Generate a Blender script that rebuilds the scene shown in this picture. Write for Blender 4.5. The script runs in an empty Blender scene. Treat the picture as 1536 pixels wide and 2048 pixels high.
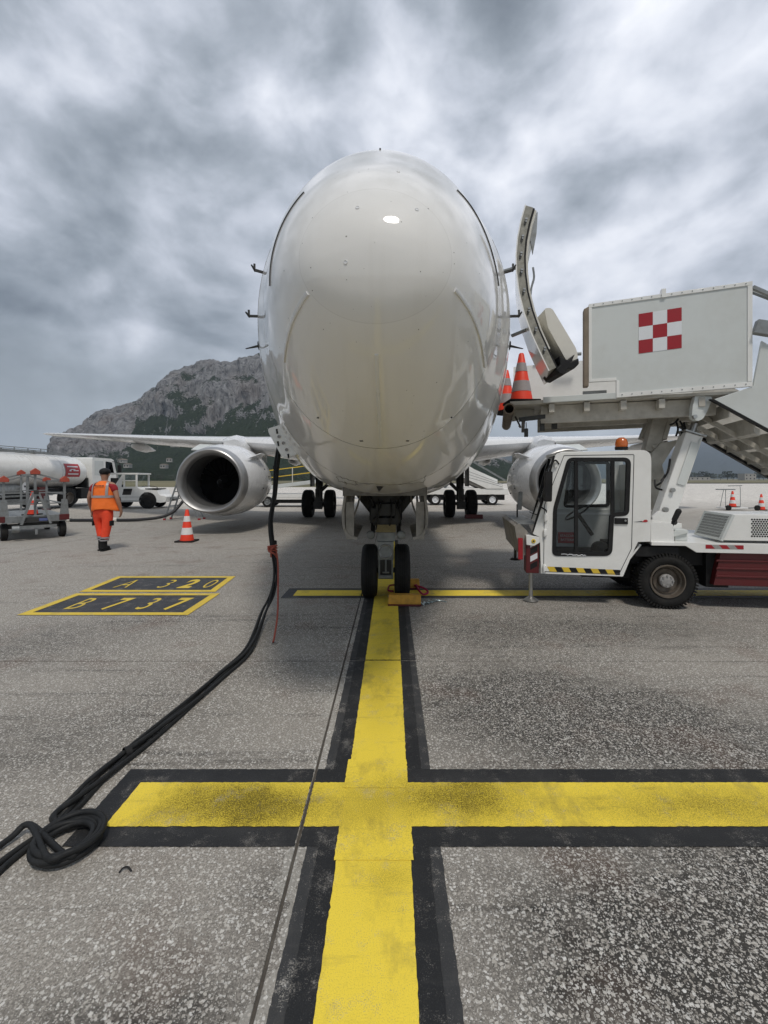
import bpy, bmesh, math, random
import numpy as np
from mathutils import Vector, Matrix, noise as mnoise
from mathutils.geometry import tessellate_polygon
random.seed(7)
S = bpy.context.scene
COL = S.collection
R = math.radians

# ------------------------------------------------------------------ camera
CX, CZ, FPX, UX, VY = 0.075, 1.57, 900.0, 783.0, 957.0
cam = bpy.data.cameras.new('camera'); camo = bpy.data.objects.new('camera', cam); COL.objects.link(camo)
camo.location = (CX, 0, CZ); camo.rotation_euler = (R(90), 0, 0)
cam.sensor_fit = 'VERTICAL'; cam.sensor_height = 36; cam.sensor_width = 27
cam.lens = FPX / 2048 * 36
cam.shift_x = -(UX - 768) / 2048; cam.shift_y = -(1024 - VY) / 2048
cam.clip_start = 0.05; cam.clip_end = 12000
S.camera = camo

# ------------------------------------------------------------------ node helper
def nd(nt, typ, **kw):
    n = nt.nodes.new(typ)
    for k, v in kw.items():
        k2 = k.replace('_', ' ')
        sock = None
        if k.startswith('i') and k[1:].isdigit(): sock = n.inputs[int(k[1:])]
        elif k in n.inputs: sock = n.inputs[k]
        elif k2 in n.inputs: sock = n.inputs[k2]
        if sock is not None:
            if isinstance(v, bpy.types.NodeSocket): nt.links.new(v, sock)
            else:
                if isinstance(v, (tuple, list)) and len(v) == 3 and sock.type == 'RGBA': v = (*v, 1)
                sock.default_value = v
        else: setattr(n, k, v)
    return n
def ramp(nt, fac, *stops):
    n = nt.nodes.new('ShaderNodeValToRGB'); nt.links.new(fac, n.inputs[0])
    e = n.color_ramp.elements
    while len(e) < len(stops): e.new(0.5)
    for el, (p, c) in zip(e, stops):
        el.position = p
        el.color = (*c, 1) if isinstance(c, (tuple, list)) else (c, c, c, 1)
    return n.outputs[0]
def mth(nt, op, a, b=0.0, clamp=False):
    return nd(nt, 'ShaderNodeMath', operation=op, i0=a, i1=b, use_clamp=clamp).outputs[0]
def mixc(nt, f, a, b, bt='MIX'):
    return nd(nt, 'ShaderNodeMixRGB', blend_type=bt, Fac=f, Color1=a, Color2=b).outputs[0]

# ------------------------------------------------------------------ sky
SUN_EL, SUN_AZ = R(60), R(163)      # azimuth clockwise from +Y
w = bpy.data.worlds.new('World'); S.world = w; w.use_nodes = True
nt = w.node_tree; nt.nodes.clear()
tc = nd(nt, 'ShaderNodeTexCoord').outputs['Generated']
nrm = nd(nt, 'ShaderNodeVectorMath', operation='NORMALIZE', i0=tc).outputs[0]
sep = nd(nt, 'ShaderNodeSeparateXYZ', Vector=nrm)
sx, sy, sz = sep.outputs
zc = mth(nt, 'ADD', mth(nt, 'MAXIMUM', sz, 0.0), 0.42)
px = mth(nt, 'DIVIDE', sx, zc); py = mth(nt, 'DIVIDE', sy, zc)
def cloudvec(kx, ky, ox, oy, oz):
    return nd(nt, 'ShaderNodeCombineXYZ', X=mth(nt, 'MULTIPLY_ADD', px, kx) if False else mth(nt, 'ADD', mth(nt, 'MULTIPLY', px, kx), ox),
              Y=mth(nt, 'ADD', mth(nt, 'MULTIPLY', py, ky), oy), Z=oz).outputs[0]
n1 = nd(nt, 'ShaderNodeTexNoise', Vector=cloudvec(1.5, 1.0, 3.1, 7.3, 2.0), Scale=1.0, Detail=3.0, Roughness=.5, Distortion=.15).outputs[0]
sph = nd(nt, 'ShaderNodeMapping', Vector=nrm, Scale=(1, 1, 1.5), Rotation=(.2, .35, .4)).outputs[0]
wv = nd(nt, 'ShaderNodeTexNoise', Vector=sph, Scale=2.2, Detail=2.0).outputs['Color']
sphw = nd(nt, 'ShaderNodeVectorMath', operation='ADD', i0=sph, i1=nd(nt, 'ShaderNodeVectorMath', operation='SCALE', i0=wv, Scale=.16).outputs[0]).outputs[0]
n2 = nd(nt, 'ShaderNodeTexNoise', Vector=sphw, Scale=4.6, Detail=7.0, Roughness=.50).outputs[0]
n4 = nd(nt, 'ShaderNodeTexNoise', Vector=sphw, Scale=11.0, Detail=6.0, Roughness=.55).outputs[0]
n3 = nd(nt, 'ShaderNodeTexNoise', Vector=sph, Scale=1.5, Detail=2.0).outputs[0]
den = mth(nt, 'ADD', mth(nt, 'ADD', mth(nt, 'MULTIPLY', n1, .24), mth(nt, 'MULTIPLY', n2, .58)), mth(nt, 'ADD', mth(nt, 'MULTIPLY', n3, .30), mth(nt, 'MULTIPLY', n4, .12)))
# broad masses as photographed: brightest overhead in front, dark banks to both sides
ctr = nd(nt, 'ShaderNodeVectorMath', operation='DOT_PRODUCT', i0=nrm, i1=(.12, .74, .66)).outputs['Value']
den = mth(nt, 'ADD', den, mth(nt, 'MULTIPLY', mth(nt, 'SUBTRACT', ramp(nt, ctr, (.55, 0.0), (1.0, 1.0)), .45), .13))
ccol = ramp(nt, den, (.49, (.135, .157, .185)), (.56, (.215, .245, .282)), (.62, (.315, .348, .397)), (.675, (.445, .477, .54)), (.735, (.61, .637, .70)), (.82, (.80, .815, .86)))
hz = ramp(nt, sz, (0.0, 1.0), (.28, 0.0))
ccol = mixc(nt, mth(nt, 'MULTIPLY', hz, .8), ccol, (.47, .515, .535))
sky = nd(nt, 'ShaderNodeTexSky', sky_type='NISHITA', sun_disc=False, sun_elevation=SUN_EL, sun_rotation=SUN_AZ)
b1 = nd(nt, 'ShaderNodeBackground', Color=sky.outputs[0], Strength=.07)
b2 = nd(nt, 'ShaderNodeBackground', Color=ccol, Strength=1.0)
ms = nd(nt, 'ShaderNodeMixShader', i0=.94, i1=b1.outputs[0], i2=b2.outputs[0])
nd(nt, 'ShaderNodeOutputWorld', Surface=ms.outputs[0])

# ------------------------------------------------------------------ sun, exposure
sd = Vector((math.sin(SUN_AZ) * math.cos(SUN_EL), math.cos(SUN_AZ) * math.cos(SUN_EL), math.sin(SUN_EL)))
sl = bpy.data.lights.new('sun', 'SUN'); sl.energy = 1.35; sl.angle = R(9); sl.color = (1, .94, .86)
so = bpy.data.objects.new('sun', sl); COL.objects.link(so); so.rotation_euler = sd.to_track_quat('Z', 'Y').to_euler()
vs = S.view_settings; vs.view_transform = 'Standard'; vs.look = 'None'; vs.exposure = 0.52; vs.gamma = 1; vs.use_curve_mapping = False
S.cycles.use_denoising = True
S.cycles.max_bounces = 8; S.cycles.volume_bounces = 0
S.cycles.caustics_reflective = False; S.cycles.caustics_refractive = False

# ------------------------------------------------------------------ pixel -> place helpers (a point of the place, seen at depth Y)
def P(u, v, Y): return Vector((CX + (u - UX) / FPX * Y, Y, CZ - (v - VY) / FPX * Y))
def G(u, v):
    Y = FPX * CZ / (v - VY); return Vector((CX + (u - UX) / FPX * Y, Y, 0))

# ------------------------------------------------------------------ materials
MATS = {}
def newmat(name):
    m = bpy.data.materials.new(name); m.use_nodes = True
    nt = m.node_tree; b = nt.nodes['Principled BSDF']; MATS[name] = m
    return m, nt, b
def pos(nt): return nd(nt, 'ShaderNodeNewGeometry').outputs['Position']
def objc(nt): return nd(nt, 'ShaderNodeTexCoord').outputs['Object']
def simple(name, col, rough=.5, metal=0.0, dirt=.25, scale=6.0, dcol=None, bump=.0, coat=0.0, bscale=40):
    m, nt, b = newmat(name)
    p = objc(nt)
    n = nd(nt, 'ShaderNodeTexNoise', Vector=p, Scale=scale, Detail=6.0, Roughness=.65).outputs[0]
    f = ramp(nt, n, (.42, 0.0), (.72, 1.0))
    dc = dcol or tuple(c * .45 for c in col)
    b.inputs['Roughness'].default_value = rough
    nt.links.new(mixc(nt, mth(nt, 'MULTIPLY', f, dirt), col, dc), b.inputs['Base Color'])
    nt.links.new(mth(nt, 'ADD', mth(nt, 'MULTIPLY', f, .2), rough - .05), b.inputs['Roughness'])
    b.inputs['Metallic'].default_value = metal
    if coat: b.inputs['Coat Weight'].default_value = coat; b.inputs['Coat Roughness'].default_value = .08
    if bump:
        n2 = nd(nt, 'ShaderNodeTexNoise', Vector=p, Scale=float(bscale), Detail=4.0).outputs[0]
        nt.links.new(nd(nt, 'ShaderNodeBump', Strength=bump, Distance=.01, Height=n2).outputs[0], b.inputs['Normal'])
    return m
white = simple('white_paint', (.82, .82, .80), .32, dirt=.24, scale=2.5, dcol=(.42, .40, .35), coat=.2)
panelw = simple('panel_white', (.62, .65, .64), .42, dirt=.35, scale=2.2, dcol=(.44, .44, .41), bump=.03, bscale=7)
oldwhite = simple('old_white_paint', (.52, .50, .45), .5, dirt=.5, scale=5, dcol=(.16, .14, .11), bump=.1)
black = simple('black_plastic', (.016, .016, .017), .5, dirt=.3, dcol=(.05, .048, .045))
rubber = simple('tyre_rubber', (.014, .014, .014), .72, dirt=.45, scale=9, dcol=(.045, .042, .038), bump=.25)
darkmetal = simple('dark_metal', (.05, .05, .048), .5, .35, dirt=.5, dcol=(.02, .018, .016), bump=.15)
steel = simple('steel', (.45, .45, .44), .35, .85, dirt=.4, dcol=(.14, .13, .12))
galv = simple('galvanised_steel', (.27, .285, .29), .5, .5, dirt=.5, scale=10, dcol=(.12, .12, .115))
alu = simple('polished_aluminium', (.44, .44, .44), .42, .8, dirt=.15, scale=1.5, dcol=(.38, .38, .37))
barrel = simple('inlet_barrel', (.10, .10, .10), .4, .1, dirt=.2)
fanm = simple('fan_blades', (.006, .006, .006), .5, .0, dirt=.3)
redp = simple('red_paint', (.34, .010, .018), .4, dirt=.2, scale=8)
darkred = simple('dark_red_paint', (.10, .008, .01), .45, dirt=.4, scale=5, dcol=(.07, .02, .018))
hood = simple('orange_red_hood', (.40, .07, .04), .6, dirt=.35, dcol=(.2, .05, .03))
conered = simple('cone_orange', (.85, .055, .02), .5, dirt=.12, scale=12)
conewhite = simple('cone_white_band', (.78, .77, .76), .45, dirt=.2, scale=14)
conegrey = simple('cone_grey_band', (.33, .30, .30), .45, dirt=.25, scale=14)
amber = simple('amber_lens', (.50, .11, .012), .25, dirt=.2, scale=30, dcol=(.2, .04, .01), coat=.5)
yel = simple('yellow_paint', (.75, .52, .05), .5, dirt=.3, scale=8)
wood = simple('yellow_chock_wood', (.58, .30, .035), .65, dirt=.6, scale=14, dcol=(.24, .13, .03), bump=.2)
maroon = simple('magenta_rope', (.42, .02, .09), .7, dirt=.3)
ropered = simple('rusty_red_rope', (.32, .075, .05), .85, dirt=.5, scale=40, bump=.3)
cable = simple('cable_rubber', (.017, .018, .019), .55, dirt=.35, scale=25, dcol=(.05, .05, .05), bump=.1)
silver = simple('silver_tape', (.55, .66, .68), .3, .6, dirt=.6, scale=70, dcol=(.05, .09, .1), bump=.6)
skin = simple('skin', (.36, .19, .125), .6, dirt=.3, scale=20, dcol=(.25, .12, .08))
vestm = simple('orange_vest_cloth', (.95, .19, .025), .8, dirt=.2, scale=10, dcol=(.62, .11, .012), bump=1.0, bscale=13)
trou = simple('red_orange_trousers', (.90, .075, .025), .8, dirt=.3, scale=9, dcol=(.5, .03, .012), bump=1.0, bscale=10)
shirt = simple('dark_red_shirt', (.30, .012, .02), .85, dirt=.3, bump=.5, bscale=14)
reflm = simple('reflective_grey_tape', (.34, .32, .33), .4, dirt=.2)
bootm = simple('black_boot', (.014, .014, .015), .6, dirt=.3, bump=.2)
insidew = simple('cab_interior', (.62, .64, .64), .5, dirt=.3, scale=4)
brass = simple('rim_brown', (.15, .125, .10), .55, .3, dirt=.6, scale=14, dcol=(.06, .045, .035))
hubg = simple('hub_grey', (.36, .35, .34), .5, .2, dirt=.5, scale=25)
signred = simple('sign_red', (.42, .02, .03), .45, dirt=.1)
signwhite = simple('sign_white', (.74, .76, .79), .4, dirt=.08)
signdark = simple('sign_dark', (.03, .03, .035), .5, dirt=.1)
signblue = simple('sign_blue', (.10, .13, .30), .5, dirt=.1)
sealm = simple('seal_rubber_tan', (.23, .185, .14), .75, dirt=.5, scale=5, dcol=(.12, .10, .08), bump=.2)
doorin = simple('door_edge_grey', (.30, .29, .25), .55, dirt=.6, scale=14, dcol=(.09, .085, .07), bump=.2)
doorlin = simple('door_lining', (.66, .64, .58), .5, dirt=.15)
bayg = simple('gear_bay_grey', (.17, .16, .145), .6, dirt=.5, scale=12, dcol=(.05, .05, .045))
doorgrey = simple('gear_door_inside', (.30, .28, .25), .55, dirt=.6, scale=7, dcol=(.10, .095, .085), bump=.15)
greyline = simple('panel_seam', (.16, .15, .13), .6, dirt=.2)
placard = simple('ochre_placard', (.33, .27, .13), .6, dirt=.5, scale=30)
fuelhose = simple('fuel_hose', (.02, .02, .022), .5, dirt=.2)

for m_ in (black, fanm, rubber, bootm, cable): m_.node_tree.nodes['Principled BSDF'].inputs['Specular IOR Level'].default_value = .18
def glassmat(name, tint, gl=.06):
    m, nt, b = newmat(name)
    nt.nodes.remove(b)
    t = nd(nt, 'ShaderNodeBsdfTransparent', Color=tint)
    g = nd(nt, 'ShaderNodeBsdfGlossy', Color=(.9, .93, .95), Roughness=.02)
    fr = nd(nt, 'ShaderNodeFresnel', IOR=1.45)
    mx = nd(nt, 'ShaderNodeMixShader', i0=mth(nt, 'ADD', fr.outputs[0], gl - .04), i1=t.outputs[0], i2=g.outputs[0])
    nt.links.new(mx.outputs[0], nt.nodes['Material Output'].inputs['Surface'])
    return m
glass = glassmat('clear_glass', (.95, .97, .97), .03)
darkglass = glassmat('dark_glass', (.05, .055, .06), .05)

# --- aircraft paint: glossy, slightly wavy, dirt streaks and insect specks
def aircraft_paint(name, specks, radome):
    m, nt, b = newmat(name)
    p = pos(nt)
    lo = nd(nt, 'ShaderNodeTexNoise', Vector=p, Scale=.9, Detail=4.0).outputs[0]
    st = nd(nt, 'ShaderNodeTexNoise', Vector=nd(nt, 'ShaderNodeMapping', Vector=p, Scale=(9, 1.2, .7)).outputs[0], Scale=1.0, Detail=5.0, Roughness=.6).outputs[0]
    c = mixc(nt, mth(nt, 'MULTIPLY', ramp(nt, lo, (.4, 0.0), (.7, 1.0)), .25), (.80, .79, .765), (.73, .715, .68))
    c = mixc(nt, mth(nt, 'MULTIPLY', ramp(nt, st, (.55, 0.0), (.8, 1.0)), .12), c, (.42, .39, .33))
    if radome:
        y = nd(nt, 'ShaderNodeSeparateXYZ', Vector=p).outputs[1]
        band = mth(nt, 'LESS_THAN', mth(nt, 'ABSOLUTE', mth(nt, 'SUBTRACT', y, 2.108)), .0016)
        c = mixc(nt, mth(nt, 'MULTIPLY', band, .16), c, (.36, .34, .30))
        inside = mth(nt, 'LESS_THAN', y, 2.108)
        c = mixc(nt, mth(nt, 'MULTIPLY', inside, .06), c, (.46, .45, .41))
    if specks:
        v = nd(nt, 'ShaderNodeTexVoronoi', Vector=p, Scale=24.0, Randomness=1.0)
        rr = nd(nt, 'ShaderNodeSeparateXYZ', Vector=v.outputs['Color'])
        sz_ = mth(nt, 'MULTIPLY', mth(nt, 'POWER', rr.outputs[0], 5.0), .085)
        sp = mth(nt, 'LESS_THAN', v.outputs['Distance'], mth(nt, 'ADD', sz_, .030))
        sp = mth(nt, 'MULTIPLY', sp, mth(nt, 'GREATER_THAN', rr.outputs[1], .25))
        c = mixc(nt, mth(nt, 'MULTIPLY', sp, .8), c, (.07, .06, .05))
    nt.links.new(c, b.inputs['Base Color'])
    b.inputs['Roughness'].default_value = .5; b.inputs['Specular IOR Level'].default_value = .15
    b.inputs['Coat Weight'].default_value = .8; b.inputs['Coat Roughness'].default_value = .05
    b1 = nd(nt, 'ShaderNodeTexNoise', Vector=p, Scale=4.5, Detail=2.0).outputs[0]
    nt.links.new(nd(nt, 'ShaderNodeBump', Strength=.09, Distance=.03, Height=b1).outputs[0], b.inputs['Normal'])
    return m
fusep = aircraft_paint('aircraft_white', False, False)
radp = aircraft_paint('radome_white', True, True)
cowlp = simple('cowl_white', (.74, .745, .75), .28, dirt=.2, scale=2.2, dcol=(.5, .5, .5), coat=.5)

# --- concrete with exposed aggregate, as a colour group shared by slabs and worn paint
def concrete_group():
    g = bpy.data.node_groups.new('concrete_colour', 'ShaderNodeTree')
    g.interface.new_socket('Color', in_out='OUTPUT', socket_type='NodeSocketColor')
    g.interface.new_socket('Height', in_out='OUTPUT', socket_type='NodeSocketFloat')
    g.interface.new_socket('Stain', in_out='OUTPUT', socket_type='NodeSocketFloat')
    nt = g; out = nt.nodes.new('NodeGroupOutput')
    p = pos(nt)
    xyz = nd(nt, 'ShaderNodeSeparateXYZ', Vector=p)
    warp = nd(nt, 'ShaderNodeTexNoise', Vector=p, Scale=2.2, Detail=5.0, Roughness=.65)
    wp = nd(nt, 'ShaderNodeVectorMath', operation='ADD', i0=p, i1=nd(nt, 'ShaderNodeVectorMath', operation='SCALE', i0=warp.outputs['Color'], Scale=.55).outputs[0]).outputs[0]
    wx = nd(nt, 'ShaderNodeSeparateXYZ', Vector=wp)
    stain = None
    # oil, tyre and wear stains; broad darker spots under aircraft and truck: centre x, y, radii, strength
    for (cx, cy, rx, ry, k) in [(.98, 3.2, .80, .65, 1.15), (1.05, 1.52, .62, .40, 1.15), (1.9, 1.6, .8, .5, .9), (1.7, 2.95, 1.1, .55, .6), (2.2, 2.3, .9, .7, .6), (-3.3, 4.25, .9, .6, .65), (-.35, 1.75, .20, .28, .45),
                                (-.45, 1.25, .25, .15, .4), (2.3, 4.7, 1.6, .55, .85), (.9, 4.6, .5, .5, .5), (.0, 5.2, 1.0, .45, .25), (0.0, 8.2, 3.6, 2.3, .50), (3.4, 6.4, 2.6, .9, .55), (0, 17.5, 6.0, 4.0, .45), (-5, 14, 2.4, 2.2, .35), (5, 14, 2.4, 2.2, .35), (-1.6, 3.0, .8, .5, .35), (-.75, 1.33, .45, .16, .7), (-2.3, 2.6, .9, .4, .5), (-.95, 3.7, .8, .3, .45), (-.6, 4.6, .7, .4, .4), (-2.6, 5.0, 1.0, .4, .35)]:
        dx = mth(nt, 'DIVIDE', mth(nt, 'SUBTRACT', wx.outputs[0], cx + .27), rx); dy = mth(nt, 'DIVIDE', mth(nt, 'SUBTRACT', wx.outputs[1], cy + .27), ry)
        d2 = mth(nt, 'ADD', mth(nt, 'MULTIPLY', dx, dx), mth(nt, 'MULTIPLY', dy, dy))
        e = mth(nt, 'MULTIPLY', mth(nt, 'POWER', 2.718, mth(nt, 'MULTIPLY', d2, -1.0)), k)
        stain = e if stain is None else mth(nt, 'ADD', stain, e)
    mot = nd(nt, 'ShaderNodeTexNoise', Vector=p, Scale=.8, Detail=7.0, Roughness=.7).outputs[0]
    brk = nd(nt, 'ShaderNodeTexNoise', Vector=nd(nt, 'ShaderNodeMapping', Vector=p, Scale=(1, 2.0, 1)).outputs[0], Scale=4.5, Detail=9.0, Roughness=.78).outputs[0]
    stain = mth(nt, 'MULTIPLY', stain, ramp(nt, brk, (.32, .50), (.58, 1.2)))
    tyre = nd(nt, 'ShaderNodeTexNoise', Vector=nd(nt, 'ShaderNodeMapping', Vector=p, Rotation=(0, 0, .25), Scale=(.35, 5.5, 1)).outputs[0], Scale=1.0, Detail=6.0, Roughness=.7).outputs[0]
    stain = mth(nt, 'ADD', stain, mth(nt, 'MULTIPLY', ramp(nt, tyre, (.56, 0.0), (.66, 1.0)), .55))
    stain = mth(nt, 'ADD', stain, mth(nt, 'MULTIPLY', mth(nt, 'SUBTRACT', mot, .52), 1.1), clamp=True)
    fine = nd(nt, 'ShaderNodeTexNoise', Vector=p, Scale=130.0, Detail=4.0, Roughness=.7).outputs[0]
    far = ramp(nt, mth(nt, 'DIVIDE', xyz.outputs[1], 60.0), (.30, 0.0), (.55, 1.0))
    light = mixc(nt, far, (.262, .243, .216), (.64, .605, .555))  # paler with distance: the sunlit far apron is painted into the colour
    matx = mixc(nt, stain, light, (.045, .042, .038))
    matx = mixc(nt, .75, matx, ramp(nt, fine, (.32, .10), (.62, 1.0)), 'MULTIPLY')
    matx = mixc(nt, 1.0, matx, (1.55, 1.55, 1.55), 'MULTIPLY')
    edge = mth(nt, 'LESS_THAN', mth(nt, 'ABSOLUTE', mth(nt, 'SUBTRACT', wx.outputs[0], -.02)), .045)
    matx = mixc(nt, mth(nt, 'MULTIPLY', edge, .55), matx, (.40, .385, .35))
    rust = nd(nt, 'ShaderNodeTexNoise', Vector=p, Scale=1.7, Detail=5.0).outputs[0]
    matx = mixc(nt, mth(nt, 'MULTIPLY', ramp(nt, rust, (.55, 0.0), (.70, 1.0)), .55), matx, (.13, .085, .065))
    # stones
    pv = nd(nt, 'ShaderNodeVectorMath', operation='ADD', i0=p, i1=nd(nt, 'ShaderNodeVectorMath', operation='SCALE', i0=nd(nt, 'ShaderNodeTexNoise', Vector=p, Scale=60.0, Detail=2.0).outputs['Color'], Scale=.016).outputs[0]).outputs[0]
    hgt = None; col = matx
    for (sc, thr, pick, tone) in ((54.0, .40, .62, .72), (88.0, .46, .38, .64), (165.0, .50, .32, .56)):
        v = nd(nt, 'ShaderNodeTexVoronoi', Vector=pv, Scale=sc, Randomness=1.0)
        rr = nd(nt, 'ShaderNodeSeparateXYZ', Vector=v.outputs['Color'])
        msk = mth(nt, 'LESS_THAN', v.outputs['Distance'], mth(nt, 'MULTIPLY', thr, mth(nt, 'ADD', .45, mth(nt, 'MULTIPLY', rr.outputs[2], .75))))
        msk = mth(nt, 'MULTIPLY', msk, mth(nt, 'GREATER_THAN', rr.outputs[0], pick))
        scol = ramp(nt, rr.outputs[1], (0.0, (tone * .35, tone * .32, tone * .28)), (.5, (tone * .85, tone * .80, tone * .72)), (1.0, (tone * 1.15, tone * 1.13, tone * 1.08)))
        vis = ramp(nt, mot, (.34, .55), (.58, 1.0))
        vis = mth(nt, 'MULTIPLY', msk, mth(nt, 'MAXIMUM', vis, stain))
        scol = mixc(nt, mth(nt, 'MULTIPLY', stain, .08), scol, (.1, .1, .1))
        col = mixc(nt, mth(nt, 'MULTIPLY', vis, .88), col, scol)
        h = mth(nt, 'MULTIPLY', msk, .6)
        hgt = h if hgt is None else mth(nt, 'MAXIMUM', hgt, h)
    hgt = mth(nt, 'ADD', hgt, mth(nt, 'MULTIPLY', fine, .5))
    nt.links.new(col, out.inputs['Color']); nt.links.new(hgt, out.inputs['Height']); nt.links.new(stain, out.inputs['Stain'])
    return g
CG = concrete_group()
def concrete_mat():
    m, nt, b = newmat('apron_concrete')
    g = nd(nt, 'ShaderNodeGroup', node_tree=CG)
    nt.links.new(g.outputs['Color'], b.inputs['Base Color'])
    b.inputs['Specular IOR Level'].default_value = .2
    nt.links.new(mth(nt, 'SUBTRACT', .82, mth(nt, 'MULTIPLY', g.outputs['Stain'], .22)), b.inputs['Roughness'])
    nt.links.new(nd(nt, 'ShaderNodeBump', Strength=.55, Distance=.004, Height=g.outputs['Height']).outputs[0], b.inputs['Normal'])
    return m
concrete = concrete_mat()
def ground_paint(name, col, dark, wear, rough=.6, tint=None):
    m, nt, b = newmat(name)
    p = pos(nt)
    g = nd(nt, 'ShaderNodeGroup', node_tree=CG)
    n = nd(nt, 'ShaderNodeTexNoise', Vector=p, Scale=7.0, Detail=8.0, Roughness=.72).outputs[0]
    n2 = nd(nt, 'ShaderNodeTexNoise', Vector=nd(nt, 'ShaderNodeMapping', Vector=p, Scale=(1.6, .8, 1)).outputs[0], Scale=2.4, Detail=7.0, Roughness=.7).outputs[0]
    n3 = nd(nt, 'ShaderNodeTexNoise', Vector=p, Scale=240.0, Detail=3.0, Roughness=.7).outputs[0]
    c = mixc(nt, mth(nt, 'MULTIPLY', ramp(nt, n2, (.52, 0.0), (.70, 1.0)), .7), col, dark)
    c = mixc(nt, mth(nt, 'MULTIPLY', ramp(nt, n3, (.50, 0.0), (.70, 1.0)), .38), c, dark)
    sm = nd(nt, 'ShaderNodeTexNoise', Vector=nd(nt, 'ShaderNodeMapping', Vector=p, Scale=(1.5, 9, 1)).outputs[0], Scale=1.6, Detail=6.0, Roughness=.7).outputs[0]
    c = mixc(nt, mth(nt, 'MULTIPLY', ramp(nt, sm, (.56, 0.0), (.70, 1.0)), .35), c, dark)
    wq = nd(nt, 'ShaderNodeSeparateXYZ', Vector=nd(nt, 'ShaderNodeVectorMath', operation='ADD', i0=p, i1=nd(nt, 'ShaderNodeVectorMath', operation='SCALE', i0=nd(nt, 'ShaderNodeTexNoise', Vector=p, Scale=5.0, Detail=6.0, Roughness=.7).outputs['Color'], Scale=.3).outputs[0]).outputs[0])
    gr = None
    for (cx, cy, rx, ry, k) in ((-.60, 2.16, .34, .17, 1.7), (-.95, 2.2, .10, .2, .5), (.0, 2.17, .2, .2, .45), (.42, 2.20, .30, .16, 1.3), (1.6, 2.15, .6, .16, .9), (.05, 1.75, .12, .1, .5), (0, 3.3, .2, .5, .5), (.05, 4.6, .2, .8, .55)):
        ex = mth(nt, 'DIVIDE', mth(nt, 'SUBTRACT', wq.outputs[0], cx + .15), rx); ey = mth(nt, 'DIVIDE', mth(nt, 'SUBTRACT', wq.outputs[1], cy + .15), ry)
        e = mth(nt, 'MULTIPLY', mth(nt, 'POWER', 2.718, mth(nt, 'MULTIPLY', mth(nt, 'ADD', mth(nt, 'MULTIPLY', ex, ex), mth(nt, 'MULTIPLY', ey, ey)), -1.0)), k)
        gr = e if gr is None else mth(nt, 'ADD', gr, e)
    gr = mth(nt, 'MULTIPLY', gr, ramp(nt, n3, (.40, .25), (.60, 1.0)), True)
    c = mixc(nt, gr, c, tuple(.16 * q for q in col) if col[0] > .3 else dark)
    wm = mth(nt, 'MULTIPLY', ramp(nt, mth(nt, 'ADD', mth(nt, 'MULTIPLY', n, .6), mth(nt, 'MULTIPLY', n3, .4)), (.545, 0.0), (.60, 1.0)), wear)
    c = mixc(nt, wm, c, g.outputs['Color'])
    nt.links.new(c, b.inputs['Base Color'])
    b.inputs['Roughness'].default_value = rough; b.inputs['Specular IOR Level'].default_value = .2
    nt.links.new(nd(nt, 'ShaderNodeBump', Strength=.4, Distance=.003, Height=mth(nt, 'ADD', g.outputs['Height'], n3)).outputs[0], b.inputs['Normal'])
    return m
gyel = ground_paint('yellow_line_paint', (.93, .71, .075), (.35, .27, .07), .35)
gblk = ground_paint('black_line_paint', (.022, .023, .025), (.055, .055, .055), .35)
gblk2 = ground_paint('faded_black_line_paint', (.045, .046, .048), (.09, .088, .085), .75)
gtxt = ground_paint('yellow_letter_paint', (.74, .54, .07), (.34, .26, .08), .4)
gbox = ground_paint('dark_box_paint', (.045, .048, .055), (.10, .10, .10), .45)
joint = simple('joint_filler', (.075, .065, .055), .9, dirt=.6, scale=9, dcol=(.16, .15, .13), bump=.4)

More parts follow.
